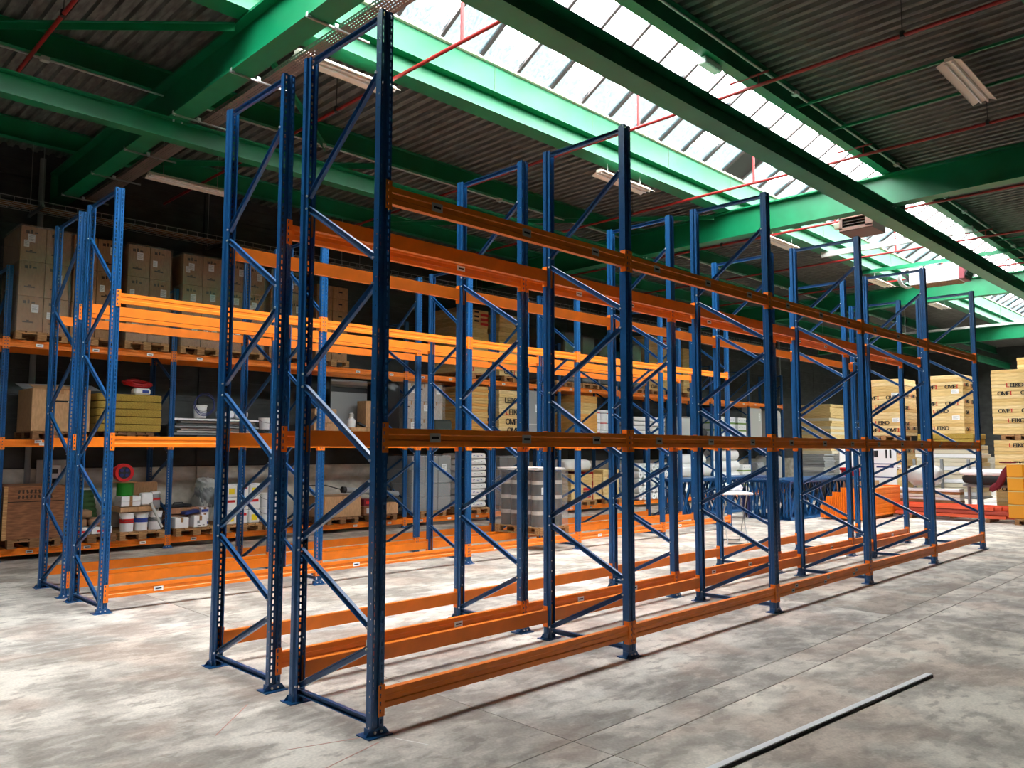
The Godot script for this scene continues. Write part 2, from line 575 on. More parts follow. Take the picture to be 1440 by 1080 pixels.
	part(r2, "runway_rail", ry2)
	for g in GIRDER_X:
		for s in [-0.06, 0.06]:
			part(r1, "bolt", box_mesh(Vector3(0.02, 0.05, 0.02), M.bolt), Vector3(g - midx + s, 0.29, 0.12))
			part(r2, "bolt", box_mesh(Vector3(0.02, 0.05, 0.02), M.bolt), Vector3(g - midx + s, 0.28, 0.08))
	build_rooflight()

func build_rooflight() -> void:
	var wide := X1 - X0
	var midx := (X0 + X1) / 2
	var sill := 7.86
	var za := -4.22
	var zb := -0.98
	var ridge := Vector2((za + zb) / 2, 8.86)   # z, y
	var o := struct("window_1")
	for e in [[za - 0.02, -1.0], [zb + 0.02, 1.0]]:
		var cb := MB.new()
		cb.box(Vector3(midx, (DECK + sill) / 2, e[0] + 0.02 * e[1]), Vector3(wide, sill - DECK, 0.04))
		part(o, "upstand", cb.mesh(M.green))
		var joint := box_mesh(Vector3(0.008, sill - DECK - 0.03, 0.004), M.glazing_bar)
		for k in 22:
			part(o, "sheet_joint", joint, Vector3(X0 + 1.1 + 2.4 * k, (DECK + sill) / 2, e[0] - 0.002 * e[1]))
		part(o, "sill_trim", box_mesh(Vector3(wide, 0.045, 0.10), M.cream, 0.006), Vector3(midx, sill + 0.0225, e[0] - 0.01 * e[1]))
	part(o, "ridge_bar", box_mesh(Vector3(wide, 0.07, 0.10), M.glazing_bar, 0.008), Vector3(midx, ridge.y + 0.02, ridge.x))
	var count := int(wide / 0.795)
	for side in 2:
		var foot := Vector2(za if side == 0 else zb, sill + 0.045)
		var run := ridge - foot
		var length := run.length()
		var up := Vector3(0, run.y, run.x).normalized()
		var across := Vector3.RIGHT
		var normal := across.cross(up).normalized()
		var b := Basis(across, up, normal)
		var bar := box_mesh(Vector3(0.062, length, 0.07), M.glazing_bar, 0.006)
		var glass := MB.new()
		glass.box(Vector3.ZERO, Vector3(0.735, length, 0.006))
		var clear := glass.mesh(M.pane)
		var blank := box_mesh(Vector3(0.735, length, 0.03), M.grey_dark)
		var dirty := []
		for k in 3:
			var g := MB.new()
			var h := Vector3(0.3675, length / 2, 0)
			g.quad_uv(Vector3(-h.x, h.y, 0), Vector3(h.x, h.y, 0), Vector3(h.x, -h.y, 0), Vector3(-h.x, -h.y, 0), Vector3.BACK)
			dirty.append(g.mesh(M["pane_dirty_%d" % k]))
		for k in count:
			var x := X0 + 0.05 + 0.795 * k
			var mid := Vector3(x, (foot.y + ridge.y) / 2, (foot.x + ridge.x) / 2)
			part(o, "glazing_bar", bar, mid, b)
			var at := mid + Vector3(0.3975, 0, 0)
			if k < 5:
				part(o, "solid_panel", blank, at, b)
				continue
			if side == 0 and k == 25:
				part(o, "blanked_pane", box_mesh(Vector3(0.74, length * 0.55, 0.012), M.charcoal), at - up * length * 0.225, b)
				part(o, "pane", box_mesh(Vector3(0.74, length * 0.44, 0.006), M.pane), at + up * length * 0.28, b)
				continue
			if side == 0:
				var p := part(o, "pane", dirty[(k * 7 + k / 3) % 3], at, b)
				if k % 2 == 1:
					p.transform.basis = b.scaled_local(Vector3(-1, 1, 1))
			else:
				part(o, "pane", clear, at, b)
	for e in [X0 + 0.03, X1 - 0.03]:
		var gb := MB.new()
		gb.tri(Vector3(e, sill, za), Vector3(e, ridge.y, ridge.x), Vector3(e, sill, zb))
		gb.quad(Vector3(e, DECK, za - 0.3), Vector3(e, DECK, zb + 0.3), Vector3(e, sill, zb + 0.3), Vector3(e, sill, za - 0.3))
		part(o, "gable_end", gb.mesh(M.grey_light))


# ---------------------------------------------------------------- pallet racking
const BAY := 2.8
const HIGH := 4.97
const UW := 0.1
const LEVELS := [0.163, 1.898, 3.588]
const BEAM_H := 0.122
var R := {}

func rack_parts() -> void:
	# upright: folded, slotted channel; slotted face at z = 0 looking towards +z
	var u := MB.new()
	var up := Vector3.UP
	var ax := Vector3.RIGHT
	for s in [-1.0, 1.0]:
		u.perforated(Vector3(0, 0.0, 0), up, HIGH, ax * s, [[0.014, 0.024, false], [0.024, 0.036, true], [0.036, 0.05, false]], 0.05, 0.03, 0.02)
		# groove in the middle of the face
		u.quad(Vector3(s * 0.014, 0, 0), Vector3(s * 0.014, HIGH, 0), Vector3(s * 0.008, HIGH, -0.012), Vector3(s * 0.008, 0, -0.012), Vector3(-s, 0, 1))
		# side, with a small round-hole row drawn as slots, then the inset rear flange
		u.perforated(Vector3(s * 0.05, 0, 0), up, HIGH, Vector3.FORWARD, [[0.0, 0.018, false], [0.018, 0.025, true], [0.025, 0.042, false]], 0.1, 0.010, 0.05)
		u.quad(Vector3(s * 0.05, 0, -0.042), Vector3(s * 0.05, HIGH, -0.042), Vector3(s * 0.034, HIGH, -0.052), Vector3(s * 0.034, 0, -0.052), Vector3(s, 0, -1))
		u.quad(Vector3(s * 0.034, 0, -0.052), Vector3(s * 0.034, HIGH, -0.052), Vector3(s * 0.034, HIGH, -0.082), Vector3(s * 0.034, 0, -0.082), Vector3(s, 0, 0))
		u.quad(Vector3(s * 0.034, 0, -0.082), Vector3(s * 0.034, HIGH, -0.082), Vector3(s * 0.024, HIGH, -0.082), Vector3(s * 0.024, 0, -0.082), Vector3(0, 0, -1))
	u.quad(Vector3(-0.008, 0, -0.012), Vector3(0.008, 0, -0.012), Vector3(0.008, HIGH, -0.012), Vector3(-0.008, HIGH, -0.012), Vector3(0, 0, 1))
	R.upright = u.mesh(M.blue)
	# foot: plate on the floor and a low bolted shoe round the upright
	var f := MB.new()
	f.box(Vector3(0, 0.004, -0.03), Vector3(0.19, 0.008, 0.15))
	f.sweep_x([Vector2(0.0, 0.0), Vector2(0.006, 0.0), Vector2(0.006, 0.05), Vector2(0.0, 0.05)], -0.06, 0.06)
	for s in [-1.0, 1.0]:
		f.tri(Vector3(s * 0.06, 0.05, 0.003), Vector3(s * 0.06, 0.008, 0.003), Vector3(s * 0.093, 0.008, 0.003))
		f.box(Vector3(s * 0.055, 0.028, -0.03), Vector3(0.006, 0.045, 0.07))
	R.foot = f.mesh(M.blue)
	var bo := MB.new()
	bo.tube(Vector3(0, 0, 0), Vector3(0, 0, 0.011), 0.009, 6)
	R.bolt = bo.mesh(M.bolt)
	# beam: stepped box section with two pressed lines; spans -1.35..1.35, bottom at y 0, face at z 0
	var b := MB.new()
	var h := BEAM_H
	b.sweep_x([Vector2(-0.05, 0), Vector2(0, 0), Vector2(0, h * 0.30), Vector2(-0.007, h * 0.36), Vector2(-0.007, h * 0.62), Vector2(0, h * 0.68), Vector2(0, h), Vector2(-0.05, h)], -1.345, 1.345)
	R.beam = b.mesh(M.orange)
	# hook-on connector: angle plate with slots, for the left end of a beam
	var c := MB.new()
	c.perforated(Vector3(0, -0.045, 0.0), up, 0.205, ax, [[-0.046, -0.034, false], [-0.034, -0.022, true], [-0.022, 0.006, false]], 0.05, 0.026, 0.02)
	c.box(Vector3(0.004, 0.0575, -0.03), Vector3(0.006, 0.205, 0.06))
	R.connector = c.mesh(M.orange)
	# bracing: cold rolled channels, one unit long along z, scaled to measure by building each length
	R.brace = {}

func brace_mesh(a: Vector3, b: Vector3) -> ArrayMesh:
	# open channel from a to b in the frame plane (x constant); flanges turned towards -x
	var key := "%.3f %.3f" % [b.y - a.y, b.z - a.z]
	if R.brace.has(key):
		return R.brace[key]
	var d := b - a
	var l := d.length()
	var t := d / l
	var side := Vector3.RIGHT.cross(t).normalized()
	var m := MB.new()
	var w := 0.021
	m.box(d / 2, Vector3(0.003, w * 2, l), Basis(Vector3.RIGHT, side, t))
	for s in [-1.0, 1.0]:
		m.box(d / 2 + side * s * w + Vector3(-0.014, 0, 0), Vector3(0.028, 0.003, l), Basis(Vector3.RIGHT, side, t))
	R.brace[key] = m.mesh(M.blue)
	return R.brace[key]

func sticker(parent: Node, at: Vector3, size: Vector2, m: Material, ink := true) -> void:
	var k := "sticker %s %s %s" % [size, m.resource_name, ink]
	if not R.has(k):
		R[k] = box_mesh(Vector3(size.x, size.y, 0.003), m)
		R[k + "i"] = box_mesh(Vector3(size.x * 0.66, size.y * 0.26, 0.0016), M.print)
	var o := part(parent, "label_plate", R[k], at)
	if ink:
		part(o, "print", R[k + "i"], Vector3(0, 0, 0.002))

func rack(label: String, at: Vector3, first: int, last: int, depth: float, front_start: bool, levels: Array, plates: Dictionary) -> Node3D:
	var o := thing("pallet_rack", label, "pallet rack", at)
	var turn := Basis(Vector3.UP, PI)
	var low := [0.12, 0.55, 0.69, 1.12, 1.21, 1.66, 1.80, 2.35, 2.45, 3.02, 3.20, 3.74, 3.84, 4.53]
	for i in range(first, last + 1):
		var x := BAY * i
		for s in 2:
			var b := turn if s else Basis()
			var p := Vector3(x, 0, -depth if s else 0.0)
			var u := part(o, "upright", R.upright, p, b)
			part(u, "foot_plate", R.foot)
			for e in [-0.025, 0.025]:
				part(u, "bolt", R.bolt, Vector3(e, 0.028, 0.006))
		var zf := -0.075
		var zr := -depth + 0.075
		for y in [0.085, 4.93]:
			part(o, "cross_brace", brace_mesh(Vector3(0, 0, zr), Vector3(0, 0, zf)), Vector3(x, y, zr))
		for k in range(0, low.size(), 2):
			var rear_first := (k / 2) % 2 == (1 if front_start else 0)
			var a := Vector3(0, low[k], zr if rear_first else zf)
			var c := Vector3(0, low[k + 1], zf if rear_first else zr)
			part(o, "diagonal_brace", brace_mesh(a, c), Vector3(x, 0, 0) + a)
			for e in [a, c]:
				part(o, "bolt", R.bolt, Vector3(x - 0.036, e.y, e.z), Basis(Vector3.UP, -PI / 2))
	for i in range(first, last):
		var x := BAY * (i + 0.5)
		for li in levels.size():
			for s in 2:
				var y: float = levels[li]
				var bm := part(o, "beam", R.beam, Vector3(x, y, -depth + 0.004 if s else -0.004), turn if s else Basis())
				part(bm, "connector", R.connector, Vector3(-1.352, 0, 0.009))
				part(bm, "connector", R.connector, Vector3(1.352, 0, 0.009), Basis.from_scale(Vector3(-1, 1, 1)))
				var key := "%d %d %d" % [i, li, s]
				if not plates.has(key):
					key = "* %d %d" % [li, s]
				for pl in plates.get(key, []):
					sticker(bm, Vector3(pl[0] - 1.4, pl[1], 0.0015), Vector2(pl[2], pl[3]), M[pl[4]])
	return o

func build_racks() -> void:
	rack_parts()
	var grey := [[0.47, 0.060, 0.10, 0.065, "plate"], [1.42, 0.060, 0.10, 0.065, "plate"], [2.31, 0.060, 0.10, 0.065, "plate"]]
	var pairs := []
	for x in [0.5, 1.4, 2.3]:
		pairs.append([x, 0.085, 0.07, 0.04, "plate"])
		pairs.append([x - 0.09, 0.04, 0.07, 0.04, "plate"])
	var white := [[0.9, 0.06, 0.10, 0.05, "paper"], [1.9, 0.06, 0.10, 0.05, "paper"]]
	var one := [[0.62, 0.05, 0.11, 0.05, "paper"]]
	rack("front blue upright and orange beam pallet rack, empty, nearest the camera", Vector3(0, 0, 0), 0, 5, 1.05, false, LEVELS, {"* 2 0": grey, "* 1 0": grey, "2 0 0": pairs, "4 1 0": pairs, "4 2 0": [], "* 0 1": []})
	rack("empty blue and orange pallet rack row directly behind the nearest one", Vector3(0, 0, -1.36), 0, 5, 1.05, false, LEVELS, {"* 2 0": white, "* 0 0": white})
	rack("brightly lit empty pallet rack row across the aisle, carrying one pallet of black drums", Vector3(0.04, 0, -5.38), 0, 5, 1.05, true, LEVELS, {"* 0 0": one})
	rack("empty pallet rack row backing onto the brightly lit row, towards the wall", Vector3(0.04, 0, -6.74), 0, 5, 1.05, false, LEVELS, {})
	var three := [[0.5, 0.05, 0.11, 0.05, "paper"], [1.4, 0.05, 0.11, 0.05, "paper"], [2.35, 0.05, 0.11, 0.05, "paper"]]
	rack("loaded pallet rack along the back wall, full of boxes and insulation boards", Vector3(0.16, 0, -10.92), -1, 10, 1.05, false, [0.088, 1.898, 3.588], {"* 0 0": three, "* 1 0": [[0.55, 0.09, 0.11, 0.05, "paper"], [0.62, 0.05, 0.11, 0.05, "paper"]], "* 2 0": three})


# ---------------------------------------------------------------- roof services
func build_services() -> void:
	# sprinkler pipes across the hall
	var names := ["leftmost red sprinkler pipe, upper left corner", "red sprinkler pipe crossing behind the nearest tall upright", "red sprinkler pipe passing over the second rack frame", "red sprinkler pipe passing over the third rack frame", "red sprinkler pipe just beyond the middle girder", "red sprinkler pipe near the white air heater", "red sprinkler pipe in front of the third girder", "farthest red sprinkler pipe"]
	for k in 8:
		var x: float = -0.6 + 3.71 * k
		var o := thing("sprinkler_pipe", names[k], "pipe", Vector3(x, 6.95, 0))
		var m := MB.new()
		m.tube(Vector3(0, 0, ZB + 0.1), Vector3(0, 0, ZF - 0.1), 0.026, 10)
		part(o, "pipe_run", m.mesh(M.red_pipe))
		for z in [-8.9, -5.6, 1.2, 4.6]:
			var h := MB.new()
			h.tube(Vector3(0, 0.02, z), Vector3(0, 0.5, z), 0.006, 6)
			h.tube(Vector3(0, -0.03, z), Vector3(0, 0.05, z), 0.035, 10)
			part(o, "pipe_hanger", h.mesh(M.charcoal))
		if k == 0:
			continue
		var r := MB.new()
		r.tube(Vector3(0, 0, -2.75), Vector3(0, 0.85, -2.75), 0.024, 8)
		r.tube(Vector3(-0.1, 0.78, -2.75), Vector3(0.06, 0.78, -2.75), 0.022, 8)
		r.tube(Vector3(-0.1, 0.78, -2.75), Vector3(-0.1, 0.86, -2.75), 0.016, 8)
		part(o, "riser", r.mesh(M.red_pipe))
		var sp := MB.new()
		sp.lathe([[0.0, 0.0], [0.012, 0.0], [0.012, 0.03], [0.03, 0.035], [0.03, 0.04], [0.0, 0.04]], 8, Vector3(0, 0.85, -2.75))
		part(o, "sprinkler_head", sp.mesh(M.zinc))
		var br := MB.new()
		br.tube(Vector3(0, 0.16, -1.15), Vector3(0, 0.16, -0.55), 0.018, 8)
		br.tube(Vector3(0, 0.0, -0.7), Vector3(0, 0.16, -0.7), 0.012, 8)
		part(o, "branch", br.mesh(M.red_pipe))
	# tie rods under the decking on the near side
	for e in [[8.42, "thin green tie rod crossing the decking, left of two"], [9.68, "thin green tie rod crossing the decking, right of two"], [19.6, "thin green tie rod beyond the middle girder, nearer one"], [20.9, "thin green tie rod beyond the middle girder, farther one"]]:
		var t := MB.new()
		t.box(Vector3(0, 0, 6.4), Vector3(0.035, 0.035, 15.0))
		solo("tie_rod", t.mesh(M.green), e[1], "tie rod", Vector3(e[0], 7.2, 0))
	# diagonal roof braces, angle iron
	for e in [[Vector3(1.0, 7.05, -4.55), Vector3(-4.6, 7.05, -10.0), "long green diagonal roof brace across the top left corner"], [Vector3(1.3, 7.05, -4.6), Vector3(3.9, 7.05, -7.2), "green diagonal roof brace right of the first girder"], [Vector3(1.3, 7.05, -10.7), Vector3(5.0, 7.05, -7.3), "green diagonal roof brace in the dark bay above the wall rack"], [Vector3(12.2, 7.05, -4.6), Vector3(7.0, 7.05, -10.6), "green diagonal roof brace meeting the middle girder"]]:
		var d: Vector3 = e[1] - e[0]
		var t := d.normalized()
		var s := t.cross(Vector3.UP)
		var m := MB.new()
		m.box(d / 2, Vector3(0.09, 0.01, d.length()), Basis(s, Vector3.UP, -t))
		m.box(d / 2 + Vector3(0, -0.045, 0), Vector3(0.01, 0.09, d.length()), Basis(s, Vector3.UP, -t))
		solo("roof_brace", m.mesh(M.green), e[2], "brace", e[0])
	# perforated cable tray along the first girder, on cross bars
	var tr := thing("cable_tray", "perforated metal cable tray beside the first green girder", "cable tray", Vector3(1.57, 6.53, 0))
	var t := MB.new()
	var cells := [[-0.12, -0.10, false]]
	for k in 5:
		cells.append([-0.10 + 0.04 * k, -0.09 + 0.04 * k, true] if k % 2 == 0 else [-0.10 + 0.04 * k, -0.09 + 0.04 * k, true, 1])
		cells.append([-0.09 + 0.04 * k, -0.06 + 0.04 * k, false])
	cells.append([0.10, 0.12, false])
	t.perforated(Vector3(0, 0, ZB + 0.3), Vector3.BACK, 24.0, Vector3.RIGHT, cells, 0.05, 0.024, 0.02)
	for s in [-0.12, 0.12]:
		t.perforated(Vector3(s, 0, ZB + 0.3), Vector3.BACK, 24.0, Vector3.UP, [[0.0, 0.02, false], [0.02, 0.035, true], [0.035, 0.06, false]], 0.05, 0.028, 0.02)
	part(tr, "tray_sheet", t.mesh(M.tray))
	for z in [0.6, -1.1, -2.87, -4.65, -6.4, -8.26, -9.78, -11.4]:
		var b := MB.new()
		b.box(Vector3(-0.16, -0.045, z), Vector3(0.80, 0.02, 0.03))
		part(tr, "support_bar", b.mesh(M.zinc))
		for x in [-0.54, -0.2]:
			var c := MB.new()
			c.tube(Vector3(x, -0.06, z), Vector3(x, -0.03, z), 0.009, 6)
			c.box(Vector3(x, -0.02, z), Vector3(0.045, 0.05, 0.045))
			part(tr, "clamp", c.mesh(M.bolt))
	# wire cable tray along the back wall on trapeze hangers
	var wt := thing("wire_cable_tray", "long wire cable tray hung above the wall rack's cartons", "cable tray", Vector3(0, 6.12, -11.35))
	var w := MB.new()
	for z in [-0.25, -0.12, 0.0, 0.12, 0.25]:
		w.tube(Vector3(X0, 0, z), Vector3(30, 0, z), 0.006, 5)
	for z in [-0.25, 0.25]:
		w.tube(Vector3(X0, 0.09, z), Vector3(30, 0.09, z), 0.007, 5)
	var x := X0
	while x < 30.0:
		w.tube(Vector3(x, 0, -0.25), Vector3(x, 0, 0.25), 0.005, 4)
		w.tube(Vector3(x, 0, 0.25), Vector3(x, 0.09, 0.25), 0.005, 4)
		w.tube(Vector3(x, 0, -0.25), Vector3(x, 0.09, -0.25), 0.005, 4)
		x += 0.2
	part(wt, "wire_mesh", w.mesh(M.zinc))
	var cb := MB.new()
	for k in 4:
		cb.tube(Vector3(X0, 0.03, -0.15 + 0.07 * k), Vector3(30, 0.03, -0.14 + 0.07 * k), 0.022, 6)
	part(wt, "cable", cb.mesh(M.wood_dark))
	for hx in [-2.6, 0.6, 3.9, 7.2, 10.9, 13.7, 17.2, 20.4]:
		var h := MB.new()
		h.box(Vector3(hx, -0.03, 0), Vector3(0.045, 0.045, 0.9))
		part(wt, "trapeze_bar", h.mesh(M.zinc))
		for z in [-0.4, 0.36]:
			var rd := MB.new()
			rd.tube(Vector3(hx, -0.06, z), Vector3(hx, 1.34, z), 0.007, 6)
			part(wt, "hanger_rod", rd.mesh(M.zinc))
	# fluorescent fittings with two tubes and a winged reflector
	for e in [[9.14, 1.30, "twin-tube light fitting under the decking at upper right", 7.1, 7.2], [8.56, -4.34, "twin-tube light fitting beside the second rack frame's top", 6.86, GT], [2.48, -4.34, "twin-tube light fitting behind the nearest rack frame's top", 6.86, GT], [2.7, -9.8, "twin-tube light fitting in the dark bay above the wall rack", 6.7, DECK], [14.85, -4.3, "twin-tube light fitting just beyond the middle girder", 6.86, GT], [21.2, -4.3, "twin-tube light fitting left of the white air heater", 6.86, GT], [26.6, -4.3, "twin-tube light fitting beyond the third girder", 6.86, GT]]:
		var o := thing("strip_light", e[2], "light fitting", Vector3(e[0], e[3], e[1]))
		var hl := 0.86 if e[3] > 7.0 else 0.76
		var b := MB.new()
		b.box(Vector3(0, 0.035, 0), Vector3(hl * 2, 0.05, 0.11))
		for s in [-1.0, 1.0]:
			b.quad(Vector3(-hl, 0.03, s * 0.05), Vector3(hl, 0.03, s * 0.05), Vector3(hl, -0.02, s * 0.16), Vector3(-hl, -0.02, s * 0.16))
			b.quad(Vector3(-hl, -0.02, s * 0.16), Vector3(hl, -0.02, s * 0.16), Vector3(hl, -0.03, s * 0.155), Vector3(-hl, -0.03, s * 0.155))
		part(o, "reflector", b.mesh(M.lamp_white))
		for s in [-0.045, 0.045]:
			var tb := MB.new()
			tb.tube(Vector3(0.02 - hl, -0.012, s), Vector3(hl - 0.02, -0.012, s), 0.014, 10)
			part(o, "glass_tube", tb.mesh(M.glass_tube))
		for s in [-0.5, 0.5]:
			var hr := MB.new()
			hr.tube(Vector3(s, 0.05, 0), Vector3(s, e[4] - e[3], 0), 0.005, 5)
			part(o, "hanger_rod", hr.mesh(M.zinc))
	# conduit with junction boxes under the middle purlin on the dark side, and one along the near edge beam
	for e in [[7.02, -7.12, "grey conduit with junction boxes under the middle purlin"], [7.22, -0.72, "pale conduit running along the near edge of the rooflight"]]:
		var o := thing("conduit", e[2], "conduit", Vector3(0, e[0], e[1]))
		var m := MB.new()
		m.tube(Vector3(X0 + 0.1, 0, 0), Vector3(34, 0, 0), 0.016, 8)
		part(o, "conduit_pipe", m.mesh(M.grey_light))
		for k in 9:
			part(o, "junction_box", box_mesh(Vector3(0.11, 0.06, 0.09), M.grey_light, 0.006), Vector3(-0.4 + 4.2 * k, 0, 0.0))
	# white emergency box on the near edge beam
	var eb := thing("wall_box", "white rectangular box hung on the near edge of the rooflight", "box", Vector3(6.0, 7.045, -0.98))
	part(eb, "casing", box_mesh(Vector3(0.42, 0.10, 0.13), M.white, 0.012))
	part(eb, "cover_seam", box_mesh(Vector3(0.424, 0.006, 0.134), M.grey_light), Vector3(0, 0.02, 0))
	# brown air heater beyond the middle girder
	var u := thing("air_heater", "brown box air heater under the middle girder", "heater", Vector3(13.15, 6.30, -1.75))
	var ub := MB.new()
	for e in [[Vector3(0, 0.01, 0), Vector3(0.7, 0.02, 0.66)], [Vector3(0, 0.31, 0), Vector3(0.7, 0.02, 0.66)], [Vector3(0, 0.16, -0.32), Vector3(0.7, 0.3, 0.02)], [Vector3(0, 0.16, 0.32), Vector3(0.7, 0.3, 0.02)], [Vector3(0.34, 0.16, 0), Vector3(0.02, 0.3, 0.62)]]:
		ub.box(e[0], e[1])
	part(u, "casing", ub.mesh(M.brown_unit))
	var fr := MB.new()
	for e in [[Vector3(0, 0.05, 0), Vector3(0.02, 0.06, 0.66)], [Vector3(0, 0.29, 0), Vector3(0.02, 0.05, 0.66)], [Vector3(0, 0.17, -0.30), Vector3(0.02, 0.26, 0.06)], [Vector3(0, 0.17, 0.26), Vector3(0.02, 0.26, 0.14)]]:
		fr.box(e[0] + Vector3(-0.352, 0, 0), e[1])
	part(u, "front_frame", fr.mesh(M.pink))
	for k in 3:
		part(u, "louvre", box_mesh(Vector3(0.06, 0.006, 0.44), M.steel), Vector3(-0.30, 0.10 + 0.06 * k, -0.04), Basis(Vector3.BACK, 0.6))
	part(u, "control_box", box_mesh(Vector3(0.1, 0.13, 0.12), M.cream, 0.01), Vector3(-0.2, 0.18, -0.42))
	var mo := MB.new()
	mo.lathe([[0.0, 0.0], [0.17, 0.0], [0.21, 0.05], [0.21, 0.30], [0.12, 0.36], [0.0, 0.36]], 18, Vector3(0.1, 0.30, 0.55), Basis(Vector3.RIGHT, 0.3))
	part(u, "motor_cowl", mo.mesh(M.charcoal))
	for z in [-0.25, 0.25]:
		var hr := MB.new()
		hr.tube(Vector3(0.1, 0.3, z), Vector3(0.1, 1.5, z), 0.008, 6)
		part(u, "hanger_rod", hr.mesh(M.zinc))
	# white air heater with fan
	var h2 := thing("air_heater", "white box air heater with round fan and dark outlet grille", "heater", Vector3(20.3, 6.42, -2.5))
	part(h2, "casing", box_mesh(Vector3(0.62, 0.46, 1.25), M.white, 0.015), Vector3(0, 0.23, 0))
	part(h2, "panel_seam", box_mesh(Vector3(0.63, 0.44, 0.012), M.grey_light), Vector3(0, 0.23, -0.38))
	part(h2, "underside", box_mesh(Vector3(0.58, 0.02, 1.2), M.wood_dark), Vector3(0.02, -0.005, 0))
	part(h2, "end_panel", box_mesh(Vector3(0.60, 0.44, 0.14), M.maroon_unit, 0.01), Vector3(0, 0.23, 0.69))
	var gr := MB.new()
	gr.box(Vector3(0, 0, 0), Vector3(0.56, 0.44, 0.04))
	for k in 6:
		gr.box(Vector3(0, -0.18 + 0.07 * k, 0.03), Vector3(0.56, 0.012, 0.05))
	part(h2, "outlet_grille", gr.mesh(M.black), Vector3(0, 0.21, 0.82), Basis(Vector3.RIGHT, 0.5))
	var fn := MB.new()
	fn.lathe([[0.27, -0.08], [0.27, 0.10], [0.25, 0.10], [0.24, -0.08], [0.27, -0.08]], 24, Vector3(-0.05, 0.25, -0.72), Basis(Vector3.RIGHT, PI / 2) * Basis(Vector3.BACK, 0.8))
	part(h2, "fan_ring", fn.mesh(M.grey_light))
	var bl := MB.new()
	for k in 5:
		bl.box(Vector3(0.11 * cos(TAU * k / 5), 0.02, 0.11 * sin(TAU * k / 5)), Vector3(0.16, 0.008, 0.09), Basis(Vector3.UP, -TAU * k / 5) * Basis(Vector3.RIGHT, 0.4))
	bl.tube(Vector3(0, -0.04, 0), Vector3(0, 0.08, 0), 0.05, 10)
	part(h2, "fan_blades", bl.mesh(M.charcoal), Vector3(-0.05, 0.25, -0.72), Basis(Vector3.RIGHT, PI / 2) * Basis(Vector3.BACK, 0.8))
	for z in [-0.45, 0.45]:
		var hr := MB.new()
		hr.tube(Vector3(0, 0.44, z), Vector3(0, 0.58, z), 0.008, 6)
		part(h2, "hanger_rod", hr.mesh(M.zinc))
	# white cross rail under the rooflight beyond the middle girder
	var cr := MB.new()
	cr.box(Vector3(0, 0, 0), Vector3(0.08, 0.14, 3.6))
	solo("cross_rail", cr.mesh(M.grey_light), "pale cross rail spanning below the rooflight beyond the middle girder", "rail", Vector3(17.3, 7.03, -2.6))
	var cr2 := MB.new()
	cr2.box(Vector3(0, 0, 0), Vector3(0.08, 0.1, 3.7))
	solo("cross_rail", cr2.mesh(M.green), "green cross rail from which the white air heater hangs", "rail", Vector3(20.3, 7.05, -2.63))
	var ct := thing("wire_cable_tray", "wire cable tray crossing the hall beyond the last rack frames", "cable tray", Vector3(26.5, 6.0, -3.5))
	var cm := MB.new()
	for xx in [-0.2, -0.07, 0.07, 0.2]:
		cm.tube(Vector3(xx, 0, -6), Vector3(xx, 0, 5), 0.008, 5)
	for k in 44:
		cm.tube(Vector3(-0.2, 0, -6 + 0.25 * k), Vector3(0.2, 0, -6 + 0.25 * k), 0.007, 4)
	part(ct, "wire_mesh", cm.mesh(M.zinc))
	for z in [-5.0, -2.0, 1.0, 4.0]:
		var hr := MB.new()
		hr.tube(Vector3(0.2, 0, z), Vector3(0.2, 1.1 + 0.35, z), 0.008, 5)
		part(ct, "hanger_rod", hr.mesh(M.zinc))
	# rain pipes on the back wall
	for e in [[0.85, "grey rain pipe on the back wall behind the leftmost cartons"], [30.3, "grey rain pipe on the back wall past the end of the wall rack"]]:
		var p := thing("rain_pipe", e[1], "pipe", Vector3(e[0], 0, ZB + 0.125))
		var m := MB.new()
		m.tube(Vector3(0, 0.05, 0), Vector3(0, 7.3, 0), 0.05, 14)
		part(p, "pipe_run", m.mesh(M.grey))
		for y in [0.6, 2.4, 4.2]:
			var c := MB.new()
			c.tube(Vector3(0, y - 0.03, 0), Vector3(0, y + 0.03, 0), 0.054, 14)
			part(p, "pipe_collar", c.mesh(M.grey_light))


# ---------------------------------------------------------------- goods
const CZ := -11.43     # middle of the wall rack's shelves
const SIDE_X := Basis(Vector3(0, 0, 1), Vector3(0, 1, 0), Vector3(-1, 0, 0))   # lettering on a face that looks towards -x
var G := {}

func pallet(label: String, at: Vector3, turn := 0.0, group := "", tone := "wood") -> Node3D:
	# 0.8 m wide face towards the aisle, 1.2 m deep, 0.144 m high
	if not G.has("pb" + tone):
		G["pb" + tone] = box_mesh(Vector3(0.145, 0.022, 1.2), M[tone], 0.003)
		G["pc" + tone] = box_mesh(Vector3(0.8, 0.022, 0.145), M[tone], 0.003)
		G["pk" + tone] = box_mesh(Vector3(0.1, 0.078, 0.145), M[tone], 0.004)
		G["pm" + tone] = box_mesh(Vector3(0.145, 0.078, 0.145), M[tone], 0.004)
	var o := thing("pallet", label, "pallet", at, turn, group)
	for k in 5:
		part(o, "deck_board", G["pb" + tone], Vector3(-0.3275 + 0.16375 * k, 0.133, 0))
	for z in [-0.5275, 0.0, 0.5275]:
		part(o, "stringer_board", G["pc" + tone], Vector3(0, 0.111, z))
		part(o, "block", G["pk" + tone], Vector3(-0.35, 0.061, z))
		part(o, "block", G["pm" + tone], Vector3(0, 0.061, z))
		part(o, "block", G["pk" + tone], Vector3(0.35, 0.061, z))
	for x in [-0.3275, 0.0, 0.3275]:
		part(o, "bottom_board", G["pb" + tone], Vector3(x, 0.011, 0))
	return o

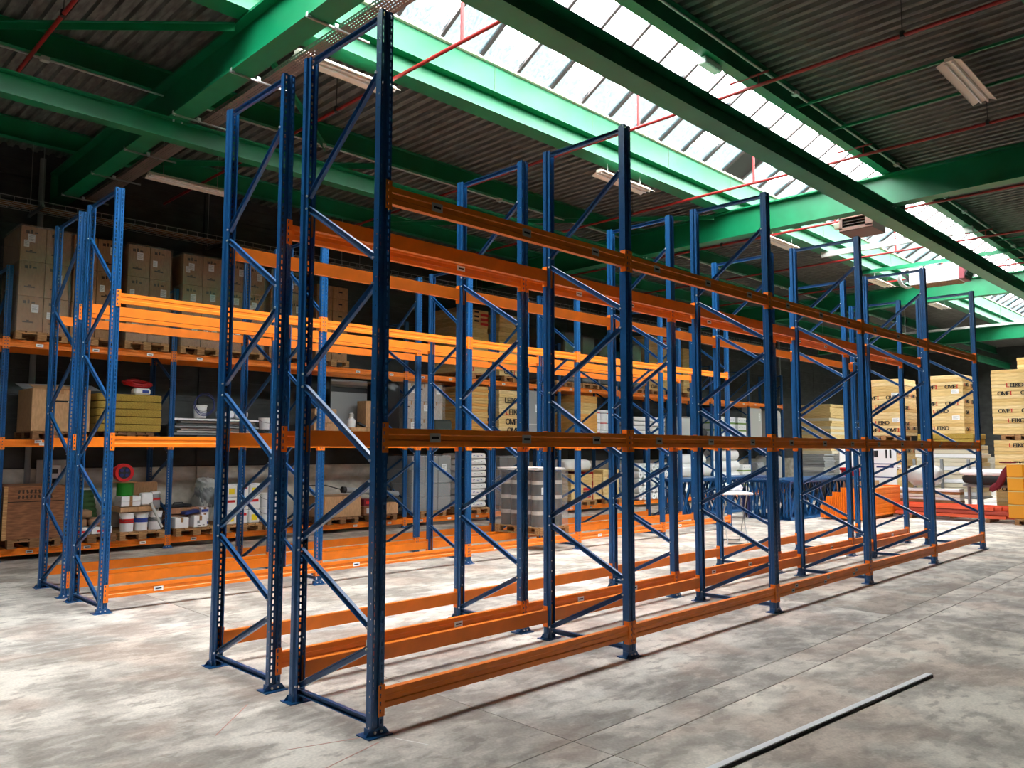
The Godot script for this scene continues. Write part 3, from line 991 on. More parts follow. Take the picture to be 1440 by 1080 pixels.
func carton(label: String, size: Vector3, at: Vector3, m := "carton", notes := [], group := "", turn := 0.0, called := "carton") -> Node3D:
	# at: middle of the bottom face. notes: [x, y, w, h, kind] on the aisle face
	var o := thing(called, label, "box", at, turn, group)
	var key := "c %s %s" % [size, m]
	if not G.has(key):
		G[key] = box_mesh(size, M[m], 0.008)
		G[key + "t"] = box_mesh(Vector3(0.05, 0.002, size.z - 0.02), M.tape)
		G[key + "f"] = box_mesh(Vector3(0.05, 0.09, 0.002), M.tape)
	part(o, "body", G[key], Vector3(0, size.y / 2, 0))
	part(o, "tape", G[key + "t"], Vector3(0, size.y + 0.001, 0))
	part(o, "tape", G[key + "f"], Vector3(0, size.y - 0.045, size.z / 2 + 0.001))
	for nt in notes:
		var p := Vector3(nt[0], nt[1], size.z / 2 + 0.002)
		if nt[4] == "paper":
			paper_label(o, p, Vector2(nt[2], nt[3]))
		else:
			var k := "n %s %s %s" % [nt[2], nt[3], nt[4]]
			if not G.has(k):
				G[k] = box_mesh(Vector3(nt[2], nt[3], 0.002), M[nt[4]])
			part(o, "print", G[k], p)
	return o

func paper_label(parent: Node, p: Vector3, s: Vector2, b := Basis()) -> void:
	var k := "pl %s" % s
	if not G.has(k):
		G[k] = box_mesh(Vector3(s.x, s.y, 0.003), M.paper)
		var t := MB.new()
		for r in 5:
			t.box(Vector3(-s.x * 0.08 * (r % 3), s.y * (0.32 - 0.15 * r), 0), Vector3(s.x * (0.75 - 0.12 * (r % 3)), s.y * 0.05, 0.001))
		G[k + "t"] = t.mesh(M.grey)
	var o := part(parent, "paper_label", G[k], p, b)
	part(o, "print", G[k + "t"], Vector3(0, 0, 0.002))

func brand(parent: Node, head: String, tail: String, red_head: bool, size: float, p: Vector3, b: Basis) -> void:
	# two-coloured lettering: one red letter, the rest black
	var hk := "w %s %s %s" % [head, size, red_head]
	var tk := "w %s %s %s" % [tail, size, not red_head]
	if not G.has(hk):
		G[hk] = words(head, size, M.print_red if red_head else M.print)
	if not G.has(tk):
		G[tk] = words(tail, size, M.print if red_head else M.print_red)
	var hw: float = G[hk].get_aabb().size.x
	var tw: float = G[tk].get_aabb().size.x
	var whole := hw + tw + size * 0.08
	part(parent, "lettering", G[hk], p + b * Vector3(-whole / 2 + hw / 2, 0, 0), b)
	part(parent, "lettering", G[tk], p + b * Vector3(whole / 2 - tw / 2, 0, 0), b)

func boards(label: String, at: Vector3, size: Vector3, thick: float, tones: Array, called := "board_stack", jitter := 0.012) -> Node3D:
	# at: middle of the bottom; size: overall
	var o := thing(called, label, "board stack", at)
	var count := int(round(size.y / thick))
	for k in count:
		var tone: String = tones[rng.randi() % tones.size()]
		var key := "b %s %s %s %s" % [size.x, size.z, thick, tone]
		if not G.has(key):
			G[key] = box_mesh(Vector3(size.x, thick - 0.004, size.z), M[tone], minf(0.006, thick * 0.2))
		part(o, "board", G[key], Vector3(rng.randf_range(-jitter, jitter), thick * (k + 0.5), rng.randf_range(-jitter, jitter)))
	return o

func film_hull(label: String, at: Vector3, size: Vector3) -> void:
	var m := MB.new()
	var c := Vector3(0, size.y / 2, 0)
	var h := size / 2
	var f := FastNoiseLite.new()
	f.seed = int(at.x * 100)
	f.frequency = 3.0
	var ring := []
	for r in 9:
		var row := []
		for s in 4:
			for k in 6:
				var t := k / 6.0 * 2.0 - 1.0
				var p: Vector3 = [Vector3(h.x * t, 0, h.z), Vector3(h.x, 0, -h.z * t), Vector3(-h.x * t, 0, -h.z), Vector3(-h.x, 0, h.z * t)][s]
				p.y = size.y * r / 8.0
				var out := Vector3(p.x, 0, p.z).normalized()
				row.append(p + out * (0.012 + 0.02 * f.get_noise_3dv(p * 2.0)))
		ring.append(row)
	for r in 8:
		for k in 24:
			m.quad(ring[r][k], ring[r][(k + 1) % 24], ring[r + 1][(k + 1) % 24], ring[r + 1][k], ring[r][k] - Vector3(0, ring[r][k].y, 0))
	m.quad(ring[8][0], ring[8][6], ring[8][12], ring[8][18], Vector3.UP)
	solo("stretch_film", m.mesh(M.film), label, "film", at)

func roll_mesh(r: float, hole: float, length: float, m: Material) -> ArrayMesh:   # along x, centred
	var b := MB.new()
	b.lathe([[hole, -length / 2], [r - 0.01, -length / 2], [r, -length / 2 + 0.01], [r, length / 2 - 0.01], [r - 0.01, length / 2], [hole, length / 2], [hole, -length / 2]], 20, Vector3.ZERO, Basis(Vector3.BACK, PI / 2))
	return b.mesh(m)

func bucket(label: String, at: Vector3, r := 0.14, h := 0.28, band := "", group := "") -> Node3D:
	var o := thing("bucket", label, "bucket", at, 0.0, group)
	var key := "bk %s %s" % [r, h]
	if not G.has(key):
		var b := MB.new()
		b.lathe([[0.0, 0.0], [r * 0.88, 0.0], [r * 0.98, h * 0.9], [r * 0.98, h * 0.93], [0.0, h * 0.93]], 20)
		G[key] = b.mesh(M.white)
		var l := MB.new()
		l.lathe([[r * 0.99, h * 0.88], [r * 1.03, h * 0.88], [r * 1.03, h], [r * 0.9, h], [r * 0.9, h * 0.97], [0.0, h * 0.97]], 20)
		G[key + "l"] = l.mesh(M.white_bag)
		var hd := MB.new()
		var pts := []
		for k in 9:
			var t := PI * k / 8.0
			pts.append(Vector3(r * 1.02 * cos(t), h * 0.8 - 0.55 * h * sin(t) * 0.5, r * 1.02 * sin(t) * 0.9 + 0.01))
		hd.path(pts, 0.004, 5)
		G[key + "h"] = hd.mesh(M.grey_dark)
	part(o, "pail", G[key])
	part(o, "lid", G[key + "l"])
	part(o, "handle", G[key + "h"])
	if band:
		var bd := MB.new()
		bd.lathe([[r * 0.955, h * 0.45], [r * 0.975, h * 0.68]], 20)
		part(o, "label_band", bd.mesh(M[band]))
	return o

func bag(label: String, size: Vector3, at: Vector3, m := "white_bag", sd := 1, turn := 0.0, group := "", called := "sack") -> Node3D:
	var o := thing(called, label, "sack", at, turn, group)
	var b := MB.new()
	b.lump(Vector3(0, size.y / 2, 0), size, 0.26 if group else 0.45, 0.03 if group else 0.05, sd, 12)
	part(o, "body", b.mesh(M[m]))
	return o

func cable_ring(center: Vector3, r: float, wire: float, turns: int, tilt: Basis, sd: int) -> MB:
	var m := MB.new()
	var g := RandomNumberGenerator.new()
	g.seed = sd
	for t in turns:
		var pts := []
		var rr := r * g.randf_range(0.85, 1.05)
		var off := Vector3(g.randf_range(-0.02, 0.02), g.randf_range(0, 0.06), g.randf_range(-0.02, 0.02))
		for k in 21:
			var a := TAU * k / 20.0
			pts.append(center + off + tilt * Vector3(rr * cos(a), 0.01 * sin(3 * a), rr * sin(a)))
		m.path(pts, wire, 5)
	return m

const NTH := ["first", "second", "third", "fourth", "fifth", "sixth", "seventh", "eighth", "ninth", "tenth"]

func build_top_shelf() -> void:
	var y := 3.713
	# six pallets of brown cartons, two wide, three high
	var px := [0.66, 1.49, 2.41, 3.43, 4.36, 5.28]
	for k in 6:
		var z := CZ + 0.02
		pallet("wooden pallet under cartons, %s from left on the wall rack's top shelf" % NTH[k], Vector3(px[k], y, z), 0.0, "pallets on the top shelf")
		for r in 3:
			for c in 2:
				for dz in 2:
					var back := dz == 0
					var nt := []
					if not back:
						nt = [[-0.09, 0.50, 0.05, 0.05, "print_brown"], [-0.03, 0.51, 0.03, 0.06, "print_brown"], [0.04, 0.50, 0.05, 0.025, "print_brown"], [-0.03, 0.16, 0.16, 0.025, "print_brown"], [-0.03, 0.185, 0.04, 0.02, "print_brown"]]
						if (k + r + c) % 2 == 0 or k > 2:
							nt.append([0.07 - 0.05 * ((k + r) % 3), 0.40 - 0.04 * ((k + c) % 2), 0.11, 0.14, "paper"])
						if (k + 2 * r + c) % 3 == 1:
							nt.append([-0.1, 0.30, 0.08, 0.12, "paper"])
					var where := ("%s %s carton, " % [["bottom", "middle", "top"][r], ["left", "right"][c]]) + ("rear row, " if back else "aisle side, ") + "%s carton pallet from left, top shelf" % NTH[k]
					carton("brown " + where, Vector3(0.385, 0.60, 0.57), Vector3(px[k] - 0.197 + 0.394 * c + rng.randf_range(-0.004, 0.004), y + 0.144 + 0.604 * r, z - 0.29 + 0.58 * dz), "carton", nt, "brown cartons on the top shelf")
		if k != 1:
			film_hull("clear stretch film round the %s pallet of cartons on the top shelf" % NTH[k], Vector3(px[k], y + 0.144, z), Vector3(0.80, 1.83, 1.19))
	# light cartons with hand holes, five high
	pallet("wooden pallet under the tall stack of hand-hole cartons on the top shelf", Vector3(6.45, y, CZ + 0.02), 0.0, "pallets on the top shelf")
	for r in 6:
		for c in 2:
			carton("plain carton with hand hole, %s from bottom, %s column, top shelf" % [NTH[r], ["left", "right"][c]], Vector3(0.40, 0.275, 1.0), Vector3(6.24 + 0.41 * c, y + 0.144 + 0.28 * r, CZ + 0.02), "carton", [[0.0, 0.16, 0.09, 0.03, "print"], [0.10, 0.10, 0.02, 0.11, "tape"]], "hand-hole cartons on the top shelf")
	# foam packs and dull grey wrapped loads further along
	for e in [[10.68, 1.05, 1.72, "seventh"], [12.2, 1.15, 1.62, "eighth"], [19.05, 1.2, 1.85, "ninth"], [21.2, 1.2, 1.5, "tenth"]]:
		pallet("wooden pallet below the foam boards at the %s load along the top shelf" % e[3], Vector3(e[0], y, CZ), 0.0, "pallets on the top shelf")
		var o := boards("tall stack of tan foam boards, %s load along the wall rack's top shelf" % e[3], Vector3(e[0], y + 0.144, CZ), Vector3(e[1], e[2], 1.15), 0.12, ["foam", "foam_b", "foam_b"])
		brand(o, "OMF", "I", false, 0.16, Vector3(-0.2, 0.10, 0.585), Basis())
		for q in 3:
			part(o, "print", box_mesh(Vector3(0.16, 0.045, 0.004), M.print), Vector3(0.1, e[2] - 0.10 - 0.12 * q, 0.59))
			part(o, "print", box_mesh(Vector3(0.28, 0.07, 0.004), M.print_red), Vector3(0.38, e[2] - 0.16 - 0.12 * q, 0.589))
	for e in [[13.62, 0.5, 1.6, "first"], [14.66, 0.55, 1.5, "second"], [15.5, 0.6, 1.45, "third"], [16.4, 0.78, 1.4, "fourth"], [17.8, 0.9, 1.45, "fifth"]]:
		pallet("pallet below grey wrapped load, %s in the dark middle of the top shelf" % e[3], Vector3(e[0], y, CZ), 0.0, "pallets on the top shelf")
		var o := thing("wrapped_load", "dark grey film-wrapped load, %s in the middle of the top shelf" % e[3], "wrapped load", Vector3(e[0], y + 0.144, CZ))
		part(o, "load", box_mesh(Vector3(e[1], e[2], 1.0), M.grey_dark, 0.04), Vector3(0, e[2] / 2, 0))
		var fb := MB.new()
		fb.lump(Vector3(0, e[2] * 0.5 + 0.03, 0), Vector3(e[1] + 0.05, e[2] + 0.02, 1.05), 0.16, 0.02, int(e[0]), 12)
		part(o, "stretch_film", fb.mesh(M.film))

func build_middle_shelf() -> void:
	var y := 2.023
	# open carton with slot, on a low pallet, and a grey sheet lying over it
	pallet("dark wooden pallet under the big open carton on the middle shelf", Vector3(0.98, y, CZ + 0.05), 0.0, "pallets on the middle shelf", "wood_dark")
	var bx := carton("large pale carton with dark slot, middle shelf at far left", Vector3(0.92, 0.74, 0.9), Vector3(1.03, y + 0.144, CZ + 0.12), "carton_light", [[0.10, 0.52, 0.50, 0.03, "print"], [0.12, 0.515, 0.05, 0.02, "paper"]])
	part(bx, "flap", box_mesh(Vector3(0.90, 0.01, 0.30), M.carton_light), Vector3(0, 0.77, 0.33), Basis(Vector3.RIGHT, 0.25))
	var sh := MB.new()
	sh.box(Vector3.ZERO, Vector3(1.25, 0.012, 0.5), Basis(Vector3.RIGHT, 0.22) * Basis(Vector3.BACK, 0.02))
	solo("panel_sheet", sh.mesh(M.grey), "grey sheet metal panel leaning on top of the large pale carton", "panel", Vector3(1.15, y + 0.96, CZ - 0.12))
	# mineral wool slabs
	pallet("dark wooden pallet under the mineral wool slabs", Vector3(2.18, y, CZ + 0.05), 0.0, "pallets on the middle shelf", "wood_dark")
	var wl := thing("mineral_wool_stack", "stack of mustard yellow mineral wool slabs on the middle shelf", "insulation", Vector3(2.17, y + 0.144, CZ + 0.05))
	for k in 5:
		var s := MB.new()
		s.lump(Vector3(0, 0.01, 0), Vector3(1.16, 0.137, 1.05), 0.12, 0.014, 30 + k, 16)
		part(wl, "slab", s.mesh(M.wool), Vector3(0.01 * (k % 2), 0.07 + 0.139 * k, 0.01 * (k % 3)))
	var rc := cable_ring(Vector3(0, 0.06, 0), 0.24, 0.016, 9, Basis(Vector3.RIGHT, 0.25), 4)
	solo("cable_coil", rc.mesh(M.cable_red), "coil of red cable on top of the yellow wool slabs", "cable", Vector3(2.42, y + 0.144 + 0.85, CZ + 0.16))
	var pc := thing("packet", "white paper packet below the red cable coil", "packet", Vector3(2.40, y + 0.144 + 0.71, CZ + 0.42))
	part(pc, "wrapper", box_mesh(Vector3(0.30, 0.12, 0.2), M.paper, 0.03), Vector3(0, 0.06, 0))
	part(pc, "print", box_mesh(Vector3(0.12, 0.05, 0.002), M.print_blue), Vector3(0.05, 0.06, 0.101))
	# profiles and sheets laid flat
	for k in 7:
		var m := MB.new()
		m.box(Vector3.ZERO, Vector3(1.75 - 0.08 * (k % 3), 0.03, 0.12 + 0.06 * (k % 4)))
		m.box(Vector3(0, 0.02, 0), Vector3(1.75 - 0.08 * (k % 3), 0.01, 0.04))
		solo("metal_profile", m.mesh(M[["grey", "grey_light", "white", "grey", "grey_dark", "grey_light", "white"][k]]), "%s metal profile from the bottom of the flat pile on the middle shelf" % NTH[k], "profile", Vector3(3.92 + 0.03 * (k % 3), y + 0.135 + 0.048 * k, CZ + 0.30 - 0.03 * (k % 3)), 0.02 * (k % 3))
	var mat1 := MB.new()
	mat1.lump(Vector3(0, 0.01, 0), Vector3(1.2, 0.085, 0.5), 0.4, 0.08, 9, 12)
	solo("folded_tarp", mat1.mesh(M.sack), "folded brown tarp under the flat pile of metal profiles", "tarp", Vector3(4.0, y + 0.04, CZ + 0.36))
	var dk := MB.new()
	dk.lump(Vector3(0, 0.03, 0), Vector3(0.22, 0.30, 0.5), 0.6, 0.15, 19, 12)
	solo("folded_tarp", dk.mesh(M.charcoal), "crumpled black plastic beside the wool slabs, behind the upright", "tarp", Vector3(3.2, y + 0.15, CZ - 0.35))
	bucket("white bucket wound with dark cable, on the metal profiles", Vector3(3.62, y + 0.455, CZ + 0.24), 0.13, 0.26)
	var wr := cable_ring(Vector3.ZERO, 0.2, 0.006, 5, Basis(Vector3.RIGHT, PI / 2), 14)
	solo("cable_coil", wr.mesh(M.navy), "loose dark cable looped over the white bucket", "cable", Vector3(3.62, y + 0.69, CZ + 0.43))
	for e in [[4.15, "crumpled white sack beside the cable-wound bucket", 5], [4.45, "pale folded sack at the right end of the metal profiles", 6]]:
		bag(e[1], Vector3(0.28, 0.16, 0.36), Vector3(e[0], y + 0.465, CZ + 0.2), "cloth_white", e[2])
	bucket("white tub on the middle shelf left of the dark netting", Vector3(5.08, y + 0.262, CZ + 0.2), 0.16, 0.24)
	bucket("tall white pail right of the white tub, middle shelf", Vector3(5.42, y + 0.262, CZ + 0.1), 0.12, 0.42)
	var pj := MB.new()
	pj.tube(Vector3(-0.12, 0.06, 0.05), Vector3(0.14, -0.06, 0), 0.05, 12)
	solo("pipe_piece", pj.mesh(M.grey_light), "short grey pipe piece resting on the tall white pail", "pipe", Vector3(5.38, y + 0.785, CZ + 0.1))
	var nt := MB.new()
	nt.lump(Vector3(0, 0.01, 0), Vector3(0.76, 0.22, 0.7), 0.4, 0.12, 23, 14)
	solo("netting", nt.mesh(M.grey_dark), "heap of dark grey netting under the white tub", "netting", Vector3(5.27, y + 0.125, CZ + 0.05))
	# cartons, grey board, boxes
	carton("plain carton on the middle shelf left of the grey board", Vector3(0.62, 0.42, 0.6), Vector3(6.42, y, CZ + 0.1), "carton_light", [])
	carton("smaller carton stacked left of the grey board, flaps open", Vector3(0.56, 0.32, 0.5), Vector3(6.45, y + 0.425, CZ + 0.08), "carton_light", [])
	var or1 := MB.new()
	or1.lump(Vector3.ZERO, Vector3(0.34, 0.22, 0.25), 0.5, 0.05, 3, 10)
	solo("plastic_bag", or1.mesh(M.red_paint), "small orange bag at the foot of the plain cartons", "bag", Vector3(6.42, y + 0.11, CZ + 0.53))
	var gp := thing("grey_board", "tall light grey board with dark stripe standing on the middle shelf", "panel", Vector3(7.34, y, CZ - 0.12))
	part(gp, "sheet", box_mesh(Vector3(1.0, 1.47, 0.05), M.grey, 0.004), Vector3(0, 0.74, 0))
	part(gp, "stripe", box_mesh(Vector3(1.0, 0.12, 0.004), M.charcoal), Vector3(0, 1.24, 0.028))
	part(gp, "top_edge", box_mesh(Vector3(1.0, 0.08, 0.006), M.grey_light), Vector3(0, 1.40, 0.028))
	carton("upright carton in front of the grey board", Vector3(0.42, 0.62, 0.36), Vector3(7.64, y + 0.345, CZ + 0.28), "carton_light", [[0.2, 0.25, 0.06, 0.02, "print_brown"]])
	carton("wide low carton in front of the grey board", Vector3(0.86, 0.34, 0.5), Vector3(7.42, y, CZ + 0.28), "carton_light", [])
	var fl := thing("flask", "white flask standing on the low carton by the grey board", "flask", Vector3(7.10, y + 0.345, CZ + 0.36))
	var fm := MB.new()
	fm.lathe([[0.0, 0.0], [0.09, 0.0], [0.10, 0.05], [0.10, 0.16], [0.05, 0.21], [0.05, 0.25]], 16)
	part(fl, "bottle", fm.mesh(M.white))
	var fc := MB.new()
	fc.lathe([[0.055, 0.24], [0.055, 0.31], [0.03, 0.33], [0.0, 0.33]], 14)
	part(fl, "cap", fc.mesh(M.grey_light))
	var bk := MB.new()
	bk.box(Vector3.ZERO, Vector3(0.20, 0.04, 0.12), Basis(Vector3.BACK, -0.35))
	solo("hand_tool", bk.mesh(M.charcoal), "black flat case leaning beside the white flask", "case", Vector3(7.33, y + 0.41, CZ + 0.42))
	# dark wrap, wrapped carton load
	var dw := MB.new()
	dw.lump(Vector3(0, 0.74, 0), Vector3(0.52, 1.44, 0.95), 0.25, 0.05, 31, 14)
	solo("wrapped_load", dw.mesh(M.dark_film), "black film-wrapped load left of the pale wrapped cartons", "wrapped load", Vector3(8.17, y, CZ))
	pallet("wooden pallet under the pale wrapped cartons on the middle shelf", Vector3(9.3, y, CZ - 0.12), PI / 2, "pallets on the middle shelf")
	for r in 3:
		for c in 3:
			carton("pale wrapped carton, %s row from bottom, %s column, middle shelf" % [NTH[r], NTH[c]], Vector3(0.395, 0.44, 0.8), Vector3(8.9 + 0.40 * c, y + 0.15 + 0.445 * r, CZ - 0.12), "carton_grey", [[0.05, 0.28, 0.12, 0.16, "paper"]] if (r + c) % 2 == 0 else [[-0.1, 0.3, 0.08, 0.03, "print_brown"]], "pale wrapped cartons")
	film_hull("clear film round the pale cartons on the middle shelf", Vector3(9.3, y + 0.15, CZ - 0.12), Vector3(1.27, 1.37, 0.87))
	var dg := MB.new()
	dg.rbox(Vector3(0, 0.30, 0), Vector3(0.62, 0.58, 0.12), 0.05)
	solo("chair_shell", dg.mesh(M.slate_green), "dark green plastic seat shell in front of the pale cartons", "chair", Vector3(9.78, y + 0.0, -11.03))
	bag("torn white paper sack in front of the green seat shell", Vector3(0.42, 0.3, 0.16), Vector3(9.98, y + 0.0, -10.86), "paper", 44)
	# foam board packs
	for e in [[10.84, 0.80, 1.37, 0.075, ["foam_orange", "foam_orange", "foam_b"], "thin orange-tan boards in a tall stack on the middle shelf"], [12.1, 0.9, 1.30, 0.1, ["foam_c", "foam"], "cream foam boards with black and red lettering on the middle shelf"], [15.32, 1.05, 1.35, 0.11, ["foam_b", "foam", "foam_orange"], "tan foam boards right of the grey boxes on the middle shelf"]]:
		pallet("pallet under the " + e[5], Vector3(e[0], y, CZ), 0.0, "pallets on the middle shelf")
		var o := boards(e[5], Vector3(e[0], y + 0.144, CZ), Vector3(e[1], e[2], 1.1), e[3], e[4])
		if e[1] == 0.9:
			brand(o, "LEIK", "O", false, 0.20, Vector3(0.02, 1.02, 0.57), Basis())
			brand(o, "L", "EIKO", true, 0.20, Vector3(0.05, 0.70, 0.57), Basis())
			brand(o, "OMF", "I", false, 0.20, Vector3(0.02, 0.44, 0.57), Basis())
			brand(o, "OMF", "I", false, 0.20, Vector3(0.08, 0.20, 0.57), Basis())
	for k in 2:
		var o := thing("crate", "%s grey plastic-wrapped box between the foam stacks, middle shelf" % ["left", "right"][k], "box", Vector3(12.98 + 0.68 * k, y, CZ))
		part(o, "body", box_mesh(Vector3(0.64, 1.50, 1.0), M.grey, 0.02), Vector3(0, 0.75, 0))
		part(o, "film_seam", box_mesh(Vector3(0.65, 0.02, 1.01), M.grey_light), Vector3(0, 0.55, 0))
		paper_label(o, Vector3(0.2, 1.0, 0.505), Vector2(0.1, 0.22))
	# white drums three high, sacks, wrapped loads
	for r in 3:
		for c in 3:
			var o := thing("white_drum", "white drum, %s tier, %s column beside the tan foam boards" % [["bottom", "middle", "top"][r], NTH[c]], "drum", Vector3(16.04 + 0.33 * c, y + 0.144 + 0.31 * r, CZ + 0.3), 0.0, "white drums")
			var m := MB.new()
			m.lathe([[0.0, 0.0], [0.15, 0.0], [0.158, 0.02], [0.158, 0.28], [0.15, 0.30], [0.0, 0.30]], 18)
			part(o, "barrel", m.mesh(M.white))
			var bd := MB.new()
			bd.lathe([[0.159, 0.19], [0.159, 0.22]], 18)
			part(o, "label_band", bd.mesh(M.print_red if (r + c) % 2 == 0 else M.grey))
	pallet("wooden pallet under the white drums", Vector3(16.37, y, CZ + 0.02), 0.0, "pallets on the middle shelf")
	for r in 6:
		for c in 2:
			bag("flat white sack, %s layer, %s pile on the middle shelf" % [NTH[r], ["left", "right"][c]], Vector3(0.90, 0.145, 0.92), Vector3(18.2 + 0.95 * c, y + 0.01 + 0.152 * r, CZ + 0.05), "white_bag", 60 + r * 2 + c, 0.0, "flat white sacks")
	var wp := MB.new()
	wp.lump(Vector3(0, 0.52, 0), Vector3(1.5, 0.96, 0.95), 0.3, 0.06, 71, 16)
	solo("wrapped_load", wp.mesh(M.grey_light), "pale grey wrapped heap on the middle shelf right of the sacks", "wrapped load", Vector3(20.9, y, CZ))
	var bt := MB.new()
	bt.lump(Vector3(0, 0.34, 0), Vector3(0.56, 0.56, 0.6), 0.6, 0.12, 72, 12)
	solo("folded_tarp", bt.mesh(M.charcoal), "black tarp slumped on the middle shelf before the white boxes", "tarp", Vector3(22.08, y, CZ + 0.2))
	for c in 3:
		for r in 4:
			green_box("white box with green foot band, %s row from bottom, %s column, middle shelf" % [NTH[r], NTH[c]], Vector3(23.2 + 0.83 * c, y + 0.27 * r, CZ + 0.1))
	var bl := MB.new()
	bl.rbox(Vector3(0, 0.17, 0), Vector3(0.4, 0.34, 0.4), 0.02)
	solo("blue_box", bl.mesh(M.navy), "blue box on top of the leftmost white and green boxes", "box", Vector3(23.2, y + 1.082, CZ + 0.1))
	var dp := thing("panel_stack", "grey door panel standing at the right end of the wall rack", "panel", Vector3(26.1, y, CZ + 0.2))
	part(dp, "sheet", box_mesh(Vector3(1.15, 1.5, 0.25), M.grey_light, 0.01), Vector3(0, 0.75, 0))
	paper_label(dp, Vector3(0.4, 1.15, 0.128), Vector2(0.14, 0.3))
	var wq := MB.new()
	wq.lump(Vector3(0, 0.75, 0), Vector3(0.74, 1.40, 0.85), 0.2, 0.03, 77, 14)
	solo("wrapped_load", wq.mesh(M.grey_light), "tall grey wrapped load in the wall rack's last bay, middle shelf", "wrapped load", Vector3(27.62, y, CZ + 0.1))

func green_box(label: String, at: Vector3) -> void:
	var o := thing("white_box", label, "box", at, 0.0, "white boxes with green bands")
	if not G.has("gb"):
		G.gb = box_mesh(Vector3(0.62, 0.265, 0.7), M.white, 0.008)
		G.gs = box_mesh(Vector3(0.625, 0.06, 0.705), M.lime)
		G.gd = box_mesh(Vector3(0.04, 0.04, 0.003), M.grey)
	part(o, "body", G.gb, Vector3(0, 0.1325, 0))
	part(o, "green_band", G.gs, Vector3(0, 0.035, 0))
	for k in 3:
		part(o, "print", G.gd, Vector3(-0.2 + 0.2 * k, 0.16, 0.352))

const NTH12 := ["first", "second", "third", "fourth", "fifth", "sixth", "seventh", "eighth", "ninth", "tenth", "eleventh", "twelfth"]

